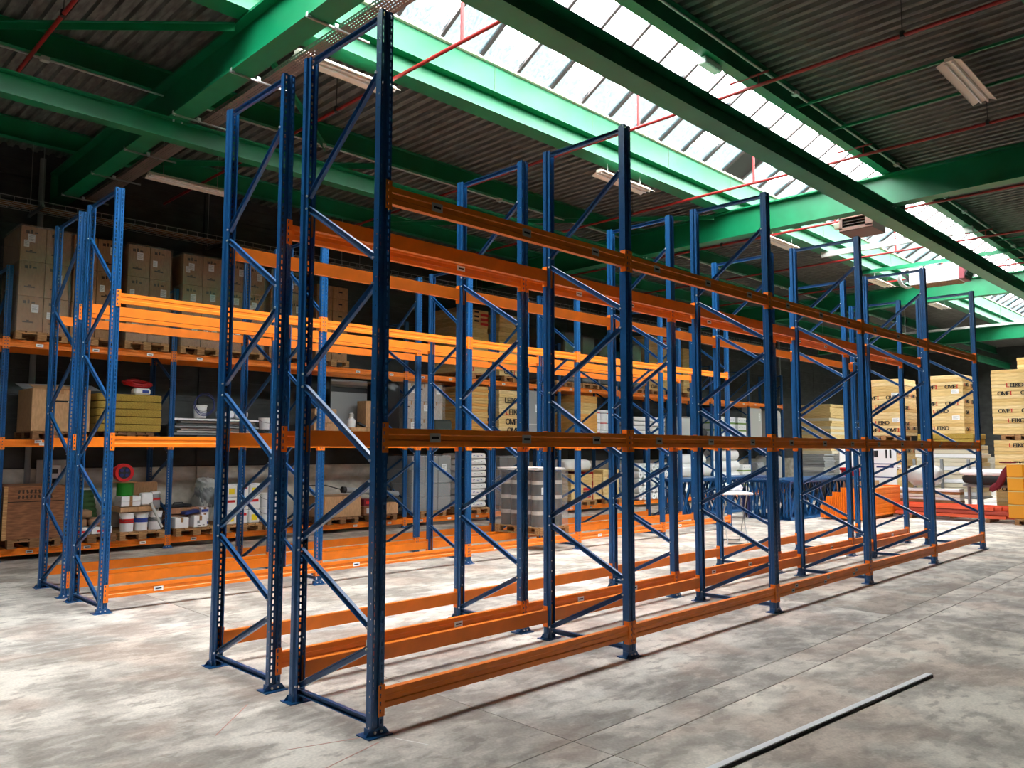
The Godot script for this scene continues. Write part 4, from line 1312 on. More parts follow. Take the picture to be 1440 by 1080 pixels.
func build_bottom_shelf() -> void:
	var y := 0.213
	# plywood chest on a pallet
	pallet("dark pallet under the plywood chest at far left", Vector3(0.70, y, CZ + 0.03), 0.0, "pallets on the bottom shelf", "wood_dark")
	var ch := thing("plywood_chest", "large brown plywood chest on the bottom shelf at far left", "chest", Vector3(0.69, y + 0.144, CZ + 0.03))
	part(ch, "body", box_mesh(Vector3(0.92, 0.62, 1.08), M.plywood, 0.006), Vector3(0, 0.31, 0))
	part(ch, "lid", box_mesh(Vector3(0.94, 0.26, 1.10), M.plywood, 0.006), Vector3(0, 0.755, 0))
	part(ch, "batten", box_mesh(Vector3(0.06, 0.88, 0.03), M.wood), Vector3(-0.44, 0.44, 0.56))
	part(ch, "lid_gap", box_mesh(Vector3(0.90, 0.012, 1.085), M.dark_gap), Vector3(0, 0.623, 0.006))
	for k in 2:
		var t := MB.new()
		for q in 9:
			t.box(Vector3(-0.24 + 0.06 * q, 0, 0), Vector3(0.03, 0.06, 0.002), Basis(Vector3.BACK, 0.3 * (q % 3) - 0.3))
		part(ch, "handwriting", t.mesh(M.print_brown), Vector3(0.0, 0.79 - 0.09 * k, 0.552))
	# wall telephone box
	var ph := thing("switch_box", "grey switch box with handset mounted on the back wall", "switch box", Vector3(1.25, 1.35, ZB + 0.09))
	part(ph, "backplate", box_mesh(Vector3(0.5, 0.62, 0.03), M.grey_light, 0.006))
	part(ph, "casing", box_mesh(Vector3(0.24, 0.4, 0.08), M.white, 0.015), Vector3(0.02, 0.02, 0.05))
	part(ph, "display", box_mesh(Vector3(0.1, 0.08, 0.004), M.charcoal), Vector3(0.04, 0.10, 0.092))
	part(ph, "key_block", box_mesh(Vector3(0.09, 0.1, 0.006), M.black), Vector3(0.04, -0.08, 0.092))
	part(ph, "handset", box_mesh(Vector3(0.05, 0.3, 0.05), M.charcoal, 0.015), Vector3(-0.08, 0.03, 0.08))
	# sacks and cord cone
	pallet("pallet under the brown sacks and green cord on the bottom shelf", Vector3(1.6, y, CZ + 0.02), 0.0, "pallets on the bottom shelf", "wood_dark")
	for e in [[1.42, 0.0, "lower brown sack left of the bottom shelf buckets", 1], [1.72, 0.0, "lower brown sack beside the cord cone", 2], [1.5, 0.15, "rolled brown sack on top, under the green cord cone", 3]]:
		bag(e[2], Vector3(0.28, 0.14, 0.4), Vector3(e[0], y + 0.28 + e[1], CZ + 0.32), "sack", 80 + e[3])
	for k in 2:
		carton("small white carton with red print under the brown sacks, %s one" % ["left", "right"][k], Vector3(0.34, 0.12, 0.4), Vector3(1.42 + 0.36 * k, y + 0.144, CZ + 0.35), "white", [[0.02, 0.05, 0.2, 0.04, "print_red"]])
	var cc := thing("cord_cone", "cone of green cord on the bottom shelf", "cord", Vector3(1.70, y + 0.144, CZ - 0.25))
	var cm := MB.new()
	var prof := []
	for k in 17:
		prof.append([0.27 - 0.008 * k + (0.012 if k % 2 == 0 else 0.0), 0.047 * k])
	prof.append([0.0, 0.753])
	cm.lathe(prof, 20)
	part(cc, "cord", cm.mesh(M.green_cord))
	var cf := MB.new()
	cf.lathe([[0.0, 0.755], [0.18, 0.755], [0.18, 0.77], [0.0, 0.77]], 16)
	part(cc, "flange", cf.mesh(M.cream))
	# pallet with buckets under a carton lid
	pallet("pallet with white buckets next to the first rack upright", Vector3(2.45, y, CZ + 0.05), 0.0, "pallets on the bottom shelf")
	for k in 3:
		bucket("white bucket with %s on the pallet under the flat carton" % ["red band, left", "pale blue print, middle", "clear wrap, right"][k], Vector3(2.24 + 0.265 * k, y + 0.144, CZ + 0.42 - 0.03 * k), 0.125, 0.34, ["print_red", "print_blue", "grey"][k])
	carton("flat open carton lid over the white buckets", Vector3(0.62, 0.09, 0.5), Vector3(2.38, y + 0.50, CZ + 0.32), "carton_light", [])
	for k in 2:
		carton("flat white carton, %s of two under the green spool" % ["lower", "upper"][k], Vector3(0.34, 0.09, 0.35), Vector3(2.27, y + 0.60 + 0.095 * k, CZ + 0.34), "white", [])
	carton("brown carton standing behind the small white sack", Vector3(0.55, 0.42, 0.3), Vector3(2.62, y + 0.60, CZ - 0.05), "carton", [])
	var sp := thing("green_spool", "bright green spool under the red cable reel", "spool", Vector3(2.23, y + 0.79, CZ + 0.30))
	var sm := MB.new()
	sm.lathe([[0.0, 0.0], [0.14, 0.0], [0.145, 0.02], [0.145, 0.22], [0.14, 0.24], [0.0, 0.24]], 20)
	part(sp, "barrel", sm.mesh(M.green_plastic))
	var sl := MB.new()
	sl.lathe([[0.0, 0.24], [0.2, 0.24], [0.2, 0.255], [0.0, 0.255]], 20)
	part(sp, "top_board", sl.mesh(M.wood))
	var re := thing("cable_reel", "red cable reel with blue sockets on the green spool", "cable reel", Vector3(2.17, y + 1.05, CZ + 0.34))
	var face := Basis(Vector3.RIGHT, PI / 2)
	var rm := MB.new()
	rm.lathe([[0.11, 0.0], [0.165, 0.0], [0.165, 0.03], [0.11, 0.03], [0.11, 0.0]], 26, Vector3(0, 0.165, 0.05), face)
	rm.lathe([[0.11, 0.0], [0.165, 0.0], [0.165, 0.02], [0.11, 0.02], [0.11, 0.0]], 26, Vector3(0, 0.165, -0.06), face)
	part(re, "rim", rm.mesh(M.red_plastic))
	var rd := MB.new()
	rd.lathe([[0.0, 0.0], [0.115, 0.0], [0.115, 0.10], [0.0, 0.10]], 22, Vector3(0, 0.165, -0.04), face)
	part(re, "drum", rd.mesh(M.charcoal))
	for k in 4:
		var s := MB.new()
		s.lathe([[0.0, 0.0], [0.035, 0.0], [0.035, 0.014], [0.0, 0.014]], 14, Vector3(0.045 * (1 if k % 2 else -1), 0.165 + 0.045 * (1 if k < 2 else -1), 0.06), face)
		part(re, "socket", s.mesh(M.navy))
	bag("small white sack with red print right of the green spool", Vector3(0.22, 0.24, 0.2), Vector3(2.57, y + 0.60, CZ + 0.40), "paper", 91)
	var rb := thing("tape_bag", "grey and red bag with white top on the flat carton's end", "bag", Vector3(2.80, y + 0.505, CZ + 0.25))
	var rbm := MB.new()
	rbm.lump(Vector3(0, 0.15, 0), Vector3(0.17, 0.30, 0.14), 0.5, 0.06, 92, 10)
	part(rb, "bag_body", rbm.mesh(M.grey))
	part(rb, "red_print", box_mesh(Vector3(0.16, 0.07, 0.145), M.print_red, 0.02), Vector3(0, 0.20, 0))
	part(rb, "white_top", box_mesh(Vector3(0.18, 0.06, 0.12), M.paper, 0.02), Vector3(0, 0.31, 0))
	var tb := MB.new()
	tb.tube(Vector3(-0.10, 0.0, 0), Vector3(0.1, -0.46, 0.05), 0.026, 12)
	solo("cardboard_tube", tb.mesh(M.grey_light), "pale tube leaning on the end of the bucket pallet", "tube", Vector3(2.68, y + 0.66, -10.80))
	for k in 5:
		var bw := MB.new()
		bw.rbox(Vector3.ZERO, Vector3(0.16, 0.10, 0.3), 0.02, Basis(Vector3.UP, 0.1 * (k % 3)))
		solo("rubble_brick", bw.mesh(M.charcoal), "dark block in the heap left of the rack upright, %s from bottom" % NTH[k], "block", Vector3(2.76 + 0.02 * (k % 2), y + 0.20 + 0.105 * k, CZ - 0.42), 0.0, "dark blocks heap")
	# pallet with cartons, tool case and small white boxes
	pallet("pallet with small white boxes right of the first rack upright", Vector3(3.46, y, CZ + 0.05), 0.0, "pallets on the bottom shelf")
	carton("white box, left one at the front of the pallet", Vector3(0.26, 0.2, 0.3), Vector3(3.20, y + 0.144, CZ + 0.42), "white", [])
	carton("white box with grey print, right one at the front of the pallet", Vector3(0.26, 0.22, 0.3), Vector3(3.56, y + 0.144, CZ + 0.42), "white", [[-0.04, 0.10, 0.05, 0.06, "grey"], [-0.03, 0.03, 0.06, 0.02, "print"], [0.06, 0.04, 0.04, 0.02, "grey"]])
	for k in 3:
		carton("flat brown carton, %s of three behind the white boxes" % ["lowest", "middle", "top"][k], Vector3(0.62, 0.11, 0.45), Vector3(3.36, y + 0.144 + 0.115 * k + (0.02 if k == 2 else 0.0), CZ + 0.02), "carton_pink", [])
	var bc := MB.new()
	bc.rbox(Vector3(0, 0.03, 0), Vector3(0.30, 0.06, 0.22), 0.02, Basis(Vector3.BACK, 0.15))
	solo("tool_case", bc.mesh(M.navy), "navy blue flat packet lying on the white boxes", "packet", Vector3(3.42, y + 0.40, CZ + 0.40))
	var tc := thing("tool_case", "black tool case lid with handle on the flat brown cartons", "tool case", Vector3(3.30, y + 0.515, CZ + 0.02))
	part(tc, "case", box_mesh(Vector3(0.5, 0.05, 0.35), M.charcoal, 0.015), Vector3(0, 0.025, 0))
	var th := MB.new()
	th.path([Vector3(-0.1, 0.05, 0.1), Vector3(-0.08, 0.09, 0.1), Vector3(0.08, 0.09, 0.1), Vector3(0.1, 0.05, 0.1)], 0.012, 6)
	part(tc, "handle", th.mesh(M.charcoal))
	for k in 3:
		carton("small blue and white carton, %s in the column right of the brown cartons" % NTH[k], Vector3(0.16, 0.115, 0.3), Vector3(3.76, y + 0.144 + 0.12 * k, CZ + 0.15), "white", [[0.0, 0.05, 0.14, 0.05, "print_blue"]] if k != 1 else [])
	var gh := thing("plastic_heap", "heap of crumpled clear plastic between the two rack uprights", "plastic", Vector3(3.95, y + 0.20, CZ - 0.30))
	for k in 3:
		var m := MB.new()
		m.lump(Vector3(0.04 * k, 0.28 + 0.2 * k, 0.05 * (k % 2)), Vector3(0.34, 0.55 - 0.1 * k, 0.5), 0.7, 0.22, 100 + k, 14)
		part(gh, "sheet", m.mesh(M.grey_light if k != 1 else M.grey))
	# paint packs
	pallet("pallet with clear tubs of yellow-labelled paint", Vector3(4.42, y, CZ + 0.05), 0.0, "pallets on the bottom shelf")
	for r in 3:
		for c in 3:
			var o := thing("paint_tub", "clear tub with yellow label, %s tier, %s from left" % [["bottom", "middle", "top"][r], NTH[c]], "tub", Vector3(4.20 + 0.25 * c, y + 0.144 + 0.27 * r, CZ + 0.4), 0.0, "paint tubs")
			part(o, "body", box_mesh(Vector3(0.235, 0.25, 0.24), M.white_bag, 0.02), Vector3(0, 0.125, 0))
			part(o, "lid", box_mesh(Vector3(0.24, 0.03, 0.245), M.white, 0.01), Vector3(0, 0.25, 0))
			if (r + c) % 2 == 0:
				part(o, "label", box_mesh(Vector3(0.12, 0.12, 0.003), M.yellow), Vector3(0.0, 0.12, 0.121))
			else:
				part(o, "label", box_mesh(Vector3(0.16, 0.05, 0.003), M.print_red), Vector3(0, 0.19, 0.121))
	for k in 4:
		bucket("white bucket, %s %s beside the paint tubs" % [["lower", "upper"][k / 2], ["left", "right"][k % 2]], Vector3(5.06 + 0.31 * (k % 2), y + 0.144 + 0.30 * (k / 2), CZ + 0.3), 0.14, 0.29)
	pallet("dark pallet under the pair of white bucket columns", Vector3(5.28, y, CZ + 0.05), 0.0, "pallets on the bottom shelf", "wood_dark")
	# cartons with long tube
	pallet("pallet under the large plain carton with the tube on top", Vector3(6.75, y, CZ + 0.05), 0.0, "pallets on the bottom shelf", "wood_dark")
	carton("large plain carton under the long grey tube", Vector3(0.95, 0.46, 0.8), Vector3(6.80, y + 0.144, CZ + 0.15), "carton_light", [])
	pallet("pallet under the red-labelled boxes on the bottom shelf", Vector3(7.82, y, CZ + 0.05), 0.0, "pallets on the bottom shelf", "wood_dark")
	carton("dark box with pale picture, lower one beside the plain carton", Vector3(0.45, 0.2, 0.5), Vector3(7.58, y + 0.144, CZ + 0.3), "plywood", [[-0.1, 0.1, 0.1, 0.12, "grey_light"]])
	carton("red-labelled box on top of the dark box", Vector3(0.45, 0.16, 0.5), Vector3(7.58, y + 0.35, CZ + 0.3), "maroon", [[0.05, 0.08, 0.1, 0.1, "paper"], [-0.12, 0.08, 0.1, 0.06, "print_red"]])
	carton("plain carton at the right end, below the tube's end", Vector3(0.5, 0.26, 0.5), Vector3(8.08, y + 0.144, CZ + 0.3), "carton_light", [])
	var gt := thing("grey_tube", "long grey tube lying across the cartons on the bottom shelf", "tube", Vector3(6.88, y + 0.74, CZ + 0.45))
	var gm := MB.new()
	gm.tube(Vector3(0, 0, 0), Vector3(1.5, -0.15, 0.0), 0.065, 16)
	part(gt, "pipe", gm.mesh(M.grey))
	var ge := MB.new()
	ge.tube(Vector3(-0.05, 0.006, 0), Vector3(0.04, -0.004, 0), 0.072, 16)
	part(gt, "end_cap", ge.mesh(M.charcoal))
	var gc := MB.new()
	gc.path([Vector3(-0.05, 0.005, 0), Vector3(-0.5, 0.12, 0.02), Vector3(-0.95, 0.12, 0.0)], 0.012, 6)
	part(gt, "rod", gc.mesh(M.charcoal))
	var hs := cable_ring(Vector3.ZERO, 0.24, 0.018, 3, Basis(Vector3.BACK, 1.3), 55)
	solo("hose_coil", hs.mesh(M.charcoal), "loose dark hose ring right of the plain carton", "hose", Vector3(8.30, y + 0.66, CZ + 0.05))
	# shrink wrapped pallets
	for e in [[9.38, 1.24, 1.34, "grey", "grey shrink-wrapped pallet load on the bottom shelf", 41], [12.2, 0.95, 1.30, "grey_dark", "dim grey wrapped load behind the rack, right of the white sacks", 42]]:
		pallet("pallet under the " + e[4], Vector3(e[0], y, CZ), 0.0, "pallets on the bottom shelf")
		var o := thing("wrapped_load", e[4], "wrapped load", Vector3(e[0], y + 0.144, CZ))
		for r in 4:
			for c in 3:
				part(o, "packed_box", box_mesh(Vector3(e[1] / 3 - 0.01, e[2] / 4 - 0.006, 1.0), M[e[3]], 0.01), Vector3(e[1] / 3 * (c - 1), e[2] / 4 * (r + 0.5), 0))
		var fm := MB.new()
		fm.lump(Vector3(0, e[2] / 2 + 0.03, 0), Vector3(e[1] + 0.06, e[2] + 0.03, 1.06), 0.10, 0.012, e[5], 14)
		part(o, "stretch_film", fm.mesh(M.film))
		paper_label(o, Vector3(e[1] * 0.3, e[2] * 0.78, 0.54), Vector2(0.14, 0.2))
	pallet("pallet under the tall pile of white printed sacks", Vector3(10.84, y, CZ + 0.05), 0.0, "pallets on the bottom shelf")
	for r in 9:
		var o := bag("white sack with blue print, %s from bottom of the tall pile" % NTH[r], Vector3(0.78, 0.150, 1.0), Vector3(10.84 + 0.015 * (r % 2), y + 0.150 + 0.157 * r, CZ + 0.05), "white_bag", 120 + r, 0.0, "tall pile of white sacks")
		var t := MB.new()
		for q in 4:
			t.box(Vector3(-0.22 + 0.13 * q, 0.075 + 0.012 * (q % 2), 0.503), Vector3(0.06, 0.012, 0.004), Basis(Vector3.BACK, 0.4 - 0.25 * q))
		part(o, "print", t.mesh(M.grey_dark if r % 2 else M.print_blue))
	# foam boards with red print, rolls
	for e in [[15.28, 1.42, 0.82, ["foam_b", "foam"], "tan foam boards with red panels and a dark strap, bottom shelf"], [16.48, 0.8, 0.84, ["foam_c", "foam"], "cream foam boards with red labels beside the strapped ones, bottom shelf"]]:
		pallet("pallet under the " + e[4], Vector3(e[0], y, CZ + 0.05), 0.0, "pallets on the bottom shelf")
		var o := boards(e[4], Vector3(e[0], y + 0.144, CZ + 0.05), Vector3(e[1], e[2], 1.05), 0.11, e[3])
		for q in 3:
			var up := 0.08 + 0.11 * q + (0.36 if e[1] < 1.0 else 0.0)
			part(o, "print", box_mesh(Vector3(0.34, 0.075, 0.004), M.print_red), Vector3(0.0, up + 0.03, 0.54))
			part(o, "print", box_mesh(Vector3(0.13, 0.04, 0.006), M.print), Vector3(0.12 - 0.24 * (q % 2), up + 0.04, 0.541))
		if e[1] > 1.0:
			part(o, "strap", box_mesh(Vector3(0.02, e[2] + 0.01, 1.09), M.cable_red), Vector3(0.28, e[2] / 2 + 0.008, 0))
	bag("big white sack lying on the strapped foam boards", Vector3(1.3, 0.34, 0.8), Vector3(15.2, y + 1.01, CZ), "white_bag", 140)
	var rl := roll_mesh(0.115, 0.04, 0.95, M.roll_white)
	for r in 5:
		for c in 7:
			var o := thing("foil_roll", "white roll end-on, %s row from bottom, %s from left" % [NTH[r], NTH[c]], "roll", Vector3(18.05 + 0.245 * c, y + 0.13 + 0.235 * r, CZ + 0.08), PI / 2, "white rolls stacked end-on")
			part(o, "sheet_roll", rl)
			var cm2 := MB.new()
			cm2.lathe([[0.041, -0.47], [0.041, 0.47]], 12, Vector3.ZERO, Basis(Vector3.BACK, PI / 2))
			part(o, "core", cm2.mesh(M.charcoal))
	var big := roll_mesh(0.205, 0.05, 1.9, M.roll_white)
	for e in [[21.42, 0.21, 0.21, "long white roll, bottom front"], [21.46, 0.21, -0.21, "long white roll, bottom rear"], [21.42, 0.57, 0.0, "long white roll, middle layer"], [21.45, 0.93, 0.21, "long white roll, upper front"], [21.4, 0.93, -0.21, "long white roll, upper rear"], [21.42, 1.29, 0.0, "long white roll, topmost"], [23.68, 0.21, 0.1, "long white roll by the wall rack's right half, bottom"], [23.70, 0.625, 0.1, "long white roll by the wall rack's right half, middle"], [23.66, 1.04, 0.1, "long white roll by the wall rack's right half, upper"], [23.62, 1.455, 0.1, "long white roll by the wall rack's right half, topmost"]]:
		var o := thing("film_roll", e[3] + " of the lying pile", "roll", Vector3(e[0], y + e[1], CZ + e[2] + 0.15))
		part(o, "sheet_roll", big)
		var ce := MB.new()
		ce.lathe([[0.052, -0.94], [0.052, 0.94]], 12, Vector3.ZERO, Basis(Vector3.BACK, PI / 2))
		part(o, "core", ce.mesh(M.charcoal))
	for r in 4:
		green_box("white and green box, %s from bottom, right of the lying rolls" % NTH[r], Vector3(24.98, y + 0.27 * r, CZ + 0.2))
	var wq := MB.new()
	wq.lump(Vector3(0, 0.73, 0), Vector3(0.74, 1.36, 0.85), 0.2, 0.03, 150, 14)
	solo("wrapped_load", wq.mesh(M.grey_light), "grey wrapped load in the wall rack's last bay, on the bottom shelf", "wrapped load", Vector3(27.62, y, CZ + 0.1))
	var wz := MB.new()
	wz.lump(Vector3(0, 0.60, 0), Vector3(0.7, 1.1, 0.7), 0.4, 0.10, 151, 14)
	solo("wrapped_load", wz.mesh(M.grey), "small clear-wrapped load left of the last bay, bottom shelf", "wrapped load", Vector3(26.4, y, CZ + 0.1))

# ---------------------------------------------------------------- floor, aisle and far end
func build_aisle() -> void:
	# pallet of dark roofing rolls on the lit rack
	pallet("light wooden pallet carrying dark rolls on the lit rack's lowest beams", Vector3(7.95, 0.292, -6.16), 0.0, "", "wood")
	var rm := MB.new()
	rm.lathe([[0.0, 0.0], [0.118, 0.0], [0.122, 0.01], [0.122, 1.00], [0.118, 1.01], [0.03, 1.01], [0.03, 0.98], [0.0, 0.98]], 16)
	var roll := rm.mesh(M.drum)
	var bm := MB.new()
	bm.lathe([[0.1235, 0.0], [0.1235, 0.07]], 16)
	var band := bm.mesh(M.carton_grey)
	for i in 3:
		for j in 4:
			var o := thing("felt_roll", "dark roofing felt roll with pale bands, row %s, %s from aisle" % [NTH[i], NTH[j]], "roll", Vector3(7.95 - 0.25 + 0.25 * i, 0.438, -6.16 + 0.40 - 0.27 * j), 0.0, "roofing felt rolls on the pallet")
			part(o, "felt", roll)
			for y in [0.22, 0.50, 0.78]:
				part(o, "paper_band", band, Vector3(0, y, 0))
			if (i + j) % 3 == 0:
				paper_label(o, Vector3(0, 0.66, 0.124), Vector2(0.06, 0.13))
	film_hull("glossy film wrapped round the dark roofing felt rolls", Vector3(7.95, 0.438, -6.165), Vector3(0.80, 1.03, 1.14))
	var cap := MB.new()
	cap.lump(Vector3.ZERO, Vector3(0.80, 0.05, 1.14), 0.2, 0.05, 7, 12)
	solo("cover_sheet", cap.mesh(M.white_bag), "white plastic cap sheet on top of the dark felt rolls", "sheet", Vector3(7.95, 1.505, -6.165))
	# folding bar table
	var tb := thing("folding_table", "white folding table with crossed metal legs behind the near racks", "table", Vector3(11.45, 0, -3.85), 0.75)
	part(tb, "table_top", box_mesh(Vector3(0.85, 0.045, 0.6), M.white, 0.015), Vector3(0, 1.0, 0))
	for z in [-0.2, 0.2]:
		for s in [-1.0, 1.0]:
			var m := MB.new()
			m.tube(Vector3(-0.36 * s, 0.0, z), Vector3(0.30 * s, 0.98, z), 0.012, 8)
			part(tb, "leg", m.mesh(M.zinc))
	for e in [[Vector3(-0.36, 0.02, 0), 0.4], [Vector3(0.36, 0.02, 0), 0.4]]:
		var m := MB.new()
		m.tube(e[0] + Vector3(0, 0, -0.2), e[0] + Vector3(0, 0, 0.2), 0.010, 8)
		part(tb, "foot_bar", m.mesh(M.charcoal))
	var cl := MB.new()
	cl.lump(Vector3(0, 0.06, 0), Vector3(0.34, 0.13, 0.26), 0.7, 0.18, 5, 12)
	solo("cloth", cl.mesh(M.cloth_white), "crumpled white cloth on the folding table", "cloth", Vector3(11.6, 1.04, -3.9))
	for k in 3:
		var m := MB.new()
		m.lump(Vector3(0, -0.24, 0), Vector3(0.10, 0.46, 0.05), 0.7, 0.015, 50 + k, 10)
		solo("cloth", m.mesh(M.navy if k != 1 else M.charcoal), "dark cloth hanging below the table top, %s from left" % NTH[k], "cloth", Vector3(11.45 + (-0.2 + 0.2 * k) * 0.732 + 0.177, 0.975, -3.85 - (-0.2 + 0.2 * k) * 0.682 + 0.190), 0.75)
	# rod on the floor in the foreground
	var rd := thing("floor_rod", "long thin white and black rod lying on the concrete floor", "rod", Vector3(4.064, 0.017, 2.106))
	var far := Vector3(1.0 - 4.064, 0, 1.862 - 2.106)
	var m1 := MB.new()
	m1.rbox(far / 2 + Vector3(0, 0.004, -0.006), Vector3(0.05, 0.010, far.length()), 0.003, Basis.looking_at(far))
	part(rd, "white_tube", m1.mesh(M.white))
	var m2 := MB.new()
	m2.box(far / 2 + Vector3(0, -0.008, 0), Vector3(0.046, 0.017, far.length()), Basis.looking_at(far))
	part(rd, "black_strip", m2.mesh(M.black))
	# rack frames stored on edge
	var lay := Basis(Vector3(0, 0, 1), Vector3(1, 0, 0), Vector3(0, 1, 0))
	for e in [[16.87, -5.28, 12, " blue frame from the aisle, on edge in the pack by the orange beams"], [15.5, -7.75, 8, " blue frame from the aisle, on edge in the pack before the white rolls"]]:
		for k in e[2]:
			var o := thing("rack_frame", NTH12[k] + e[3], "rack frame", Vector3(e[0] + 0.03 * (k % 3), 1.06, e[1] - 0.105 * k), 0.0, "frames stored on edge")
			o.basis = lay
			for s in 2:
				part(o, "upright", R.upright, Vector3(0, 0, -1.05 if s else 0.0), Basis(Vector3.UP, PI) if s else Basis())
			var low := [0.12, 0.55, 0.69, 1.12, 1.21, 1.66, 1.80, 2.35, 2.45, 3.02, 3.20, 3.74, 3.84, 4.53]
			for y in [0.085, 4.93]:
				part(o, "cross_brace", brace_mesh(Vector3(0, 0, -0.975), Vector3(0, 0, -0.075)), Vector3(0, y, -0.975))
			for q in range(0, low.size(), 2):
				var rear: bool = (q / 2) % 2 == k % 2
				var a := Vector3(0, low[q], -0.975 if rear else -0.075)
				var c := Vector3(0, low[q + 1], -0.075 if rear else -0.975)
				part(o, "diagonal_brace", brace_mesh(a, c), a)
	# stack of orange beams, stepped
	for z in [-4.75, -4.0]:
		solo("bearer", box_mesh(Vector3(2.2, 0.09, 0.1), M.wood_dark, 0.005), "dark timber bearer under the stacked orange beams, %s one" % ("rear" if z < -4.5 else "front"), "timber", Vector3(19.4, 0.045, z))
	for r in 6:
		var from: int = [0, 0, 1, 3, 6, 10][r]
		for c in range(from, 20):
			var o := thing("rack_beam", "orange rack beam, layer %d from bottom of the stepped stack, position %d from the blue frames" % [r + 1, c + 1], "beam", Vector3(19.42, 0.092 + 0.124 * r, -4.92 + 0.056 * c), 0.0, "stacked orange beams")
			part(o, "profile", R.beam)
			part(o, "connector", R.connector, Vector3(-1.352, 0, 0))
			part(o, "connector", R.connector, Vector3(1.352, 0, 0), Basis.from_scale(Vector3(-1, 1, 1)))
	# red beams and planks
	for r in 3:
		for c in 5:
			var m := MB.new()
			m.sweep_x([Vector2(-0.05, 0), Vector2(0.05, 0), Vector2(0.05, 0.1), Vector2(0.02, 0.1), Vector2(0.02, 0.08), Vector2(-0.05, 0.08)], -1.35, 1.35)
			solo("red_beam", m.mesh(M[["red_paint", "orange", "red_paint", "red_dull"][(r * 3 + c * 2) % 4]]), "red-orange beam on the floor pile, %s layer, %s from front" % [NTH[r], NTH[c]], "beam", Vector3(20.26 + 0.145 * c, 0.10 + 0.105 * r, -2.45 + 0.3 * sin(r * 2.1 + c * 1.7)), PI / 2 + 0.012 * (c - 2), "red beams pile")
	for z in [-3.4, -1.5]:
		solo("bearer", box_mesh(Vector3(0.9, 0.09, 0.1), M.wood_dark, 0.005), "timber bearer below the red beams, %s one" % ("left" if z < -2 else "right"), "timber", Vector3(20.6, 0.045, z))
	var tones := ["wood_dark", "wood", "white", "carton_light", "wood_dark", "white", "cream", "wood", "white"]
	for r in 9:
		solo("plank", box_mesh(Vector3(2.2 - 0.1 * (r % 3), 0.075, 0.45 - 0.05 * (r % 2)), M[tones[r]], 0.006), "%s plank from the floor in the mixed pile behind the red beams" % NTH[r], "plank", Vector3(21.35, 0.12 + 0.078 * r, -3.5 + 0.05 * (r % 3)), PI / 2 + 0.008 * (r % 4))
	solo("bearer", box_mesh(Vector3(0.6, 0.08, 0.1), M.wood_dark, 0.005), "timber bearer below the mixed plank pile, left", "timber", Vector3(21.35, 0.04, -3.95))
	solo("bearer", box_mesh(Vector3(0.6, 0.08, 0.1), M.wood_dark, 0.005), "timber bearer below the mixed plank pile, right", "timber", Vector3(21.35, 0.04, -2.6))
	solo("white_sheet", box_mesh(Vector3(0.35, 0.015, 1.5), M.white, 0.004), "thin white strip lying on the floor before the red beams", "sheet", Vector3(19.6, 0.008, -2.35), 0.25)
	# roof box on trestles
	var tre := thing("trestle", "grey metal trestle carrying the black roof box", "trestle", Vector3(21.26, 0, -1.45))
	for e in [[Vector3(0, 0.9, 0), Vector3(0.4, 0.06, 1.7)], [Vector3(0, 0.45, -0.75), Vector3(0.06, 0.9, 0.06)], [Vector3(0, 0.45, 0.7), Vector3(0.06, 0.9, 0.06)], [Vector3(0, 0.45, 0.45), Vector3(0.06, 0.9, 0.06)]]:
		part(tre, "steel_bar", box_mesh(e[1], M.grey, 0.006), e[0])
	var rb := thing("roof_box", "black car roof box with white lid on the trestle", "roof box", Vector3(21.26, 0.95, -1.45))
	var lo := MB.new()
	lo.lump(Vector3(0, 0.13, 0), Vector3(0.75, 0.30, 1.75), 0.55, 0.02, 3, 14)
	part(rb, "base_shell", lo.mesh(M.black))
	var li := MB.new()
	li.lump(Vector3(0, 0.30, 0), Vector3(0.78, 0.20, 1.9), 0.6, 0.02, 4, 14)
	part(rb, "lid_shell", li.mesh(M.white))
	# foam board packs at the far end
	far_pack("cream foam pack with lettering, left one, lower", Vector3(22.35, 0.144, -4.6), 2.0, 0)
	far_pack("cream foam pack with lettering, left one, upper", Vector3(22.35, 2.30, -4.6), 1.68, 0)
	far_pack("cream foam pack with lettering above the yellow wool, middle one", Vector3(22.65, 2.34, -3.05), 1.66, 1)
	far_pack("cream foam pack with lettering, right one, lower", Vector3(22.65, 0.144, -1.15), 2.0, 2)
	far_pack("cream foam pack with lettering, right one, upper", Vector3(22.65, 2.30, -1.15), 1.78, 2)
	far_pack("cream foam pack at the right picture edge, set on top", Vector3(23.6, 4.10, -0.7), 0.36, 1)
	far_pack("cream foam pack at the rear, supporting the topmost pack", Vector3(23.95, 0.144, -0.9), 3.94, 3)
	for e in [[22.35, 0.0, -4.6, "left lower foam pack"], [22.35, 2.150, -4.6, "left upper foam pack"], [22.65, 0.0, -1.15, "right lower foam pack"], [22.65, 2.150, -1.15, "right upper foam pack"], [23.95, 0.0, -0.9, "rear foam pack"]]:
		pallet("pallet under the " + e[3], Vector3(e[0], e[1], e[2]), PI / 2, "pallets under foam packs")
	var wl := thing("mineral_wool_stack", "yellow wool slab under the middle foam pack at the far end", "insulation", Vector3(22.65, 2.02, -3.0))
	for k in 2:
		part(wl, "slab", box_mesh(Vector3(1.2, 0.155, 1.5), M.wool, 0.02), Vector3(0, 0.08 + 0.158 * k, 0.02 * k))
	var pn := thing("panel_stack", "stack of long cream panels below the yellow wool slab", "panel stack", Vector3(22.65, 0.55, -3.0))
	for k in 12:
		part(pn, "panel", box_mesh(Vector3(1.0, 0.11, 1.75 - 0.06 * (k % 3)), M.beige_panel if k % 3 else M.white, 0.008), Vector3(0, 0.06 + 0.121 * k, 0.03 * (k % 2)))
	var cf := thing("storage_frame", "grey steel storage frame holding the cream panels", "frame", Vector3(22.05, 0, -3.0))
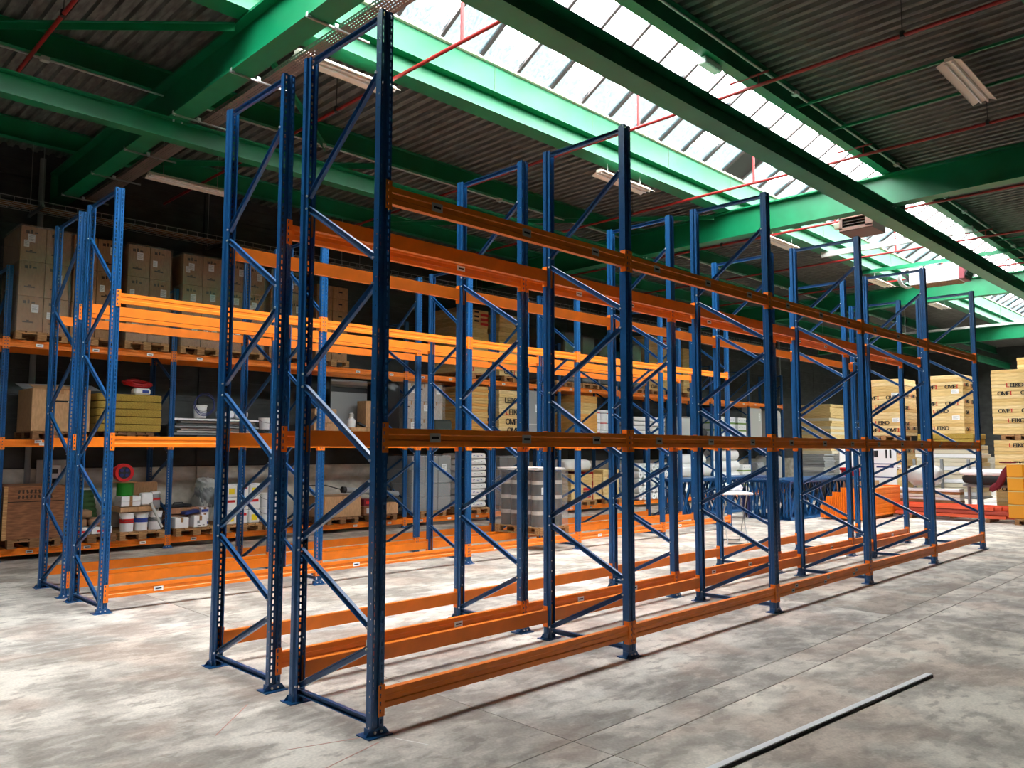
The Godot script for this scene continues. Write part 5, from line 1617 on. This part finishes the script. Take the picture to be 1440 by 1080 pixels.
	for z in [-0.85, -0.1, 0.6, 0.82]:
		part(cf, "post", box_mesh(Vector3(0.07, 1.6, 0.07), M.grey, 0.006), Vector3(0, 0.8, z))
	part(cf, "rail", box_mesh(Vector3(1.1, 0.06, 1.8), M.grey, 0.006), Vector3(0.55, 0.51, 0))
	# pink wrapped packs
	for r in 2:
		for c in 2:
			var o := thing("pink_pack", "pink film-wrapped pack, %s %s, before the right foam pack" % [["lower", "upper"][r], ["left", "right"][c]], "pack", Vector3(21.77, 1.05 + 0.44 * r, -0.62 + 0.64 * c), 0.0, "pink packs")
			var m := MB.new()
			m.lump(Vector3(0, 0.2, 0), Vector3(0.5, 0.42, 0.6), 0.14, 0.02, 200 + r * 2 + c, 12)
			part(o, "pack_body", m.mesh(M.pink))
			for q in 3:
				var g := cable_ring(Vector3.ZERO, 0.05, 0.004, 1, Basis(Vector3.BACK, PI / 2), q)
				part(o, "print", g.mesh(M.print_blue if r else M.grey), Vector3(-0.255, 0.12 + 0.08 * (q % 2), -0.2 + 0.2 * q))
	carton("big pink base crate under the pink packs", Vector3(0.55, 1.0, 1.25), Vector3(21.77, 0.0, -0.3), "pink", [], "", 0.0, "base_crate")
	for k in 3:
		var wp := MB.new()
		wp.rbox(Vector3(0, 0.035, 0), Vector3(0.55, 0.07, 0.5), 0.02)
		solo("sheet_pack", wp.mesh(M.white if k % 2 else M.grey_light), "flat white sheet pack on the pink packs, %s from bottom" % NTH[k], "pack", Vector3(21.77, 1.925 + 0.075 * k, -0.3), 0.0, "flat sheet packs")
	# amber wrapped pallet at the right edge
	pallet("wooden pallet under the amber tubs at the right picture edge", Vector3(20.55, 0, -0.45), PI / 2)
	for r in 4:
		for c in 3:
			var o := thing("amber_pack", "amber wrapped pack, %s layer, %s from left, right picture edge" % [NTH[r], NTH[c]], "pack", Vector3(20.55, 0.15 + 0.345 * r, -0.82 + 0.37 * c), 0.0, "amber packs on the pallet")
			part(o, "pack_body", box_mesh(Vector3(0.95, 0.34, 0.365), M.amber, 0.02), Vector3(0, 0.17, 0))
			part(o, "film_edge", box_mesh(Vector3(0.96, 0.02, 0.366), M.foam_c), Vector3(0, 0.33, 0))
	var mc := MB.new()
	mc.lump(Vector3(0, 0.3, 0), Vector3(0.14, 0.62, 0.16), 0.6, 0.2, 17, 12, Basis(Vector3.RIGHT, 0.45))
	mc.lump(Vector3(-0.02, 0.05, -0.2), Vector3(0.10, 0.24, 0.14), 0.6, 0.2, 18, 10, Basis(Vector3.RIGHT, 0.7))
	mc.lump(Vector3(0, 0.702, 0.14), Vector3(0.16, 0.045, 0.40), 0.6, 0.01, 19, 10)
	solo("cloth", mc.mesh(M.maroon), "maroon cloth hanging beside the amber packs", "cloth", Vector3(20.5, 0.85, -1.20))
	# board stacks past the wall rack
	for e in [[30.3, 0.0, -10.3, 1.9, "lower"], [30.3, 1.94, -10.3, 1.85, "upper"]]:
		var o := boards("stack of thin pale boards past the wall rack's end, %s half" % e[4], Vector3(e[0], e[1] + 0.1, e[2]), Vector3(1.6, e[3] - 0.1, 1.6), 0.115, ["foam_c", "beige_panel", "foam"], "board_stack", 0.05)
		for z in [-0.6, 0.6]:
			part(o, "bearer", box_mesh(Vector3(1.6, 0.1, 0.12), M.wood_dark, 0.004), Vector3(0, -0.05, z))
	for e in [[26.0, -8.6, "left", "grey"], [27.0, -8.2, "right", "grey_light"]]:
		var o := boards("stack of wavy grey sheets on the floor before the last bay, %s one" % e[2], Vector3(e[0], 0.75, e[1]), Vector3(0.9, 0.95, 1.0), 0.06, [e[3], "grey_light", "grey"], "sheet_stack", 0.05)
		part(o, "table_base", box_mesh(Vector3(0.9, 0.74, 1.0), M.charcoal, 0.01), Vector3(0, -0.375, 0))
	var wpst := thing("poster_board", "white board with red triangle near the stored blue frames", "board", Vector3(24.6, 0, -6.8), -0.6)
	part(wpst, "sheet", box_mesh(Vector3(0.75, 1.9, 0.04), M.white, 0.004), Vector3(0, 0.95, 0))
	var tri := MB.new()
	tri.tri(Vector3(-0.2, 1.1, 0.024), Vector3(0.2, 1.1, 0.024), Vector3(0.0, 1.45, 0.024), Vector3.BACK)
	part(wpst, "red_mark", tri.mesh(M.print_red))
	part(wpst, "lower_print", box_mesh(Vector3(0.7, 0.25, 0.004), M.pink), Vector3(0, 0.9, 0.022))
	var crt := thing("printed_crate", "white crate with blue drawing standing before the left foam pack", "crate", Vector3(21.69, 0, -4.6))
	part(crt, "body", box_mesh(Vector3(0.05, 1.9, 0.75), M.white, 0.004), Vector3(0, 0.95, 0))
	for e in [[Vector3(0, 1.45, 0), Vector3(0.06, 0.03, 0.6)], [Vector3(0, 1.05, 0), Vector3(0.06, 0.03, 0.6)], [Vector3(0, 1.36, 0.05), Vector3(0.06, 0.05, 0.5)], [Vector3(0, 1.25, -0.28), Vector3(0.06, 0.4, 0.02)], [Vector3(0, 1.75, 0.1), Vector3(0.06, 0.25, 0.05)], [Vector3(0, 1.75, 0.22), Vector3(0.06, 0.25, 0.05)], [Vector3(0, 1.75, -0.2), Vector3(0.06, 0.2, 0.12)]]:
		part(crt, "drawing", box_mesh(e[1], M.navy if e[0].y < 1.6 else M.charcoal), e[0])
	carton("brown carton standing left of the printed crate's foot", Vector3(0.5, 0.55, 0.7), Vector3(21.2, 0.0, -4.9), "carton_pink", [], "", -PI / 2)
	carton("second brown carton stacked before the printed crate", Vector3(0.45, 0.4, 0.6), Vector3(21.2, 0.56, -4.9), "carton_light", [], "", -PI / 2)
	var rl := MB.new()
	rl.rbox(Vector3(0, 0.34, 0), Vector3(0.6, 0.1, 0.5), 0.03)
	rl.rbox(Vector3(0, 0.145, 0), Vector3(0.5, 0.29, 0.42), 0.02)
	solo("red_lid_bin", rl.mesh(M.red_plastic), "red bin behind the stored blue frames", "bin", Vector3(23.2, 0.9, -6.2))
	solo("bin_base", box_mesh(Vector3(1.0, 0.9, 0.9), M.carton_pink, 0.01), "brown crate carrying the red bin", "crate", Vector3(23.2, 0.45, -6.2))
	var mac := MB.new()
	mac.lump(Vector3(0, 0.3, 0), Vector3(0.6, 0.6, 0.9), 0.7, 0.1, 61, 14)
	solo("machine_cover", mac.mesh(M.grey_light), "rounded white and grey machine beside the cream panels", "machine", Vector3(21.35, 0.84, -3.35))

func far_pack(label: String, at: Vector3, high: float, shift: int) -> void:
	var o := boards(label, at, Vector3(1.18, high, 1.18), 0.1, ["foam", "foam_c", "foam", "foam_b"], "foam_pack", 0.006)
	var zf := 0.601
	var k := 0
	var y := 0.16
	while y < high - 0.08:
		if (k + shift) % 3 != 2:
			var swap := (k + shift) % 2 == 0
			for s in [-0.28, 0.28]:
				if swap:
					brand(o, "OMF", "I", false, 0.135, Vector3(-zf, y, s), SIDE_X)
					brand(o, "L", "EIKO", true, 0.125, Vector3(s, y + 0.06, zf), Basis())
				else:
					brand(o, "L", "EIKO", true, 0.14, Vector3(-zf, y, s * 0.3 + 0.05), SIDE_X)
					brand(o, "OMF", "I", false, 0.13, Vector3(s, y - 0.04, zf), Basis())
					break
		if k % 3 == 1:
			paper_label(o, Vector3(-zf, y + 0.08, 0.38), Vector2(0.2, 0.13), SIDE_X)
		y += 0.22 + 0.05 * (k % 2)
		k += 1


# ---------------------------------------------------------------- main
func _ready() -> void:
	rng.seed = 7
	var cam := Camera3D.new()
	cam.fov = 51.731
	cam.position = Vector3(-3.1766, 1.8802, 4.4203)
	cam.rotation = Vector3(0.0817, -0.7859, 0.0018)
	cam.near = 0.05
	cam.far = 300.0
	cam.name = "camera"
	add_child(cam)
	cam.current = true
	var we := WorldEnvironment.new()
	var env := Environment.new()
	env.background_mode = Environment.BG_SKY
	var sky := Sky.new()
	var sm := ProceduralSkyMaterial.new()
	sm.sky_top_color = Color(0.96, 0.97, 0.98)
	sm.sky_horizon_color = Color(0.98, 0.98, 0.98)
	sm.ground_bottom_color = Color(0.5, 0.5, 0.48)
	sm.ground_horizon_color = Color(0.7, 0.7, 0.7)
	sm.sky_energy_multiplier = 2.2
	sm.ground_energy_multiplier = 1.0
	sky.sky_material = sm
	env.sky = sky
	env.tonemap_mode = Environment.TONE_MAPPER_LINEAR
	env.tonemap_exposure = 3.9
	env.sdfgi_enabled = true
	env.ssao_enabled = true
	env.ssil_enabled = true
	we.environment = env
	we.name = "world"
	add_child(we)
	make_materials()
	build_hall()
	build_racks()
	build_services()
	build_top_shelf()
	build_middle_shelf()
	build_bottom_shelf()
	build_aisle()
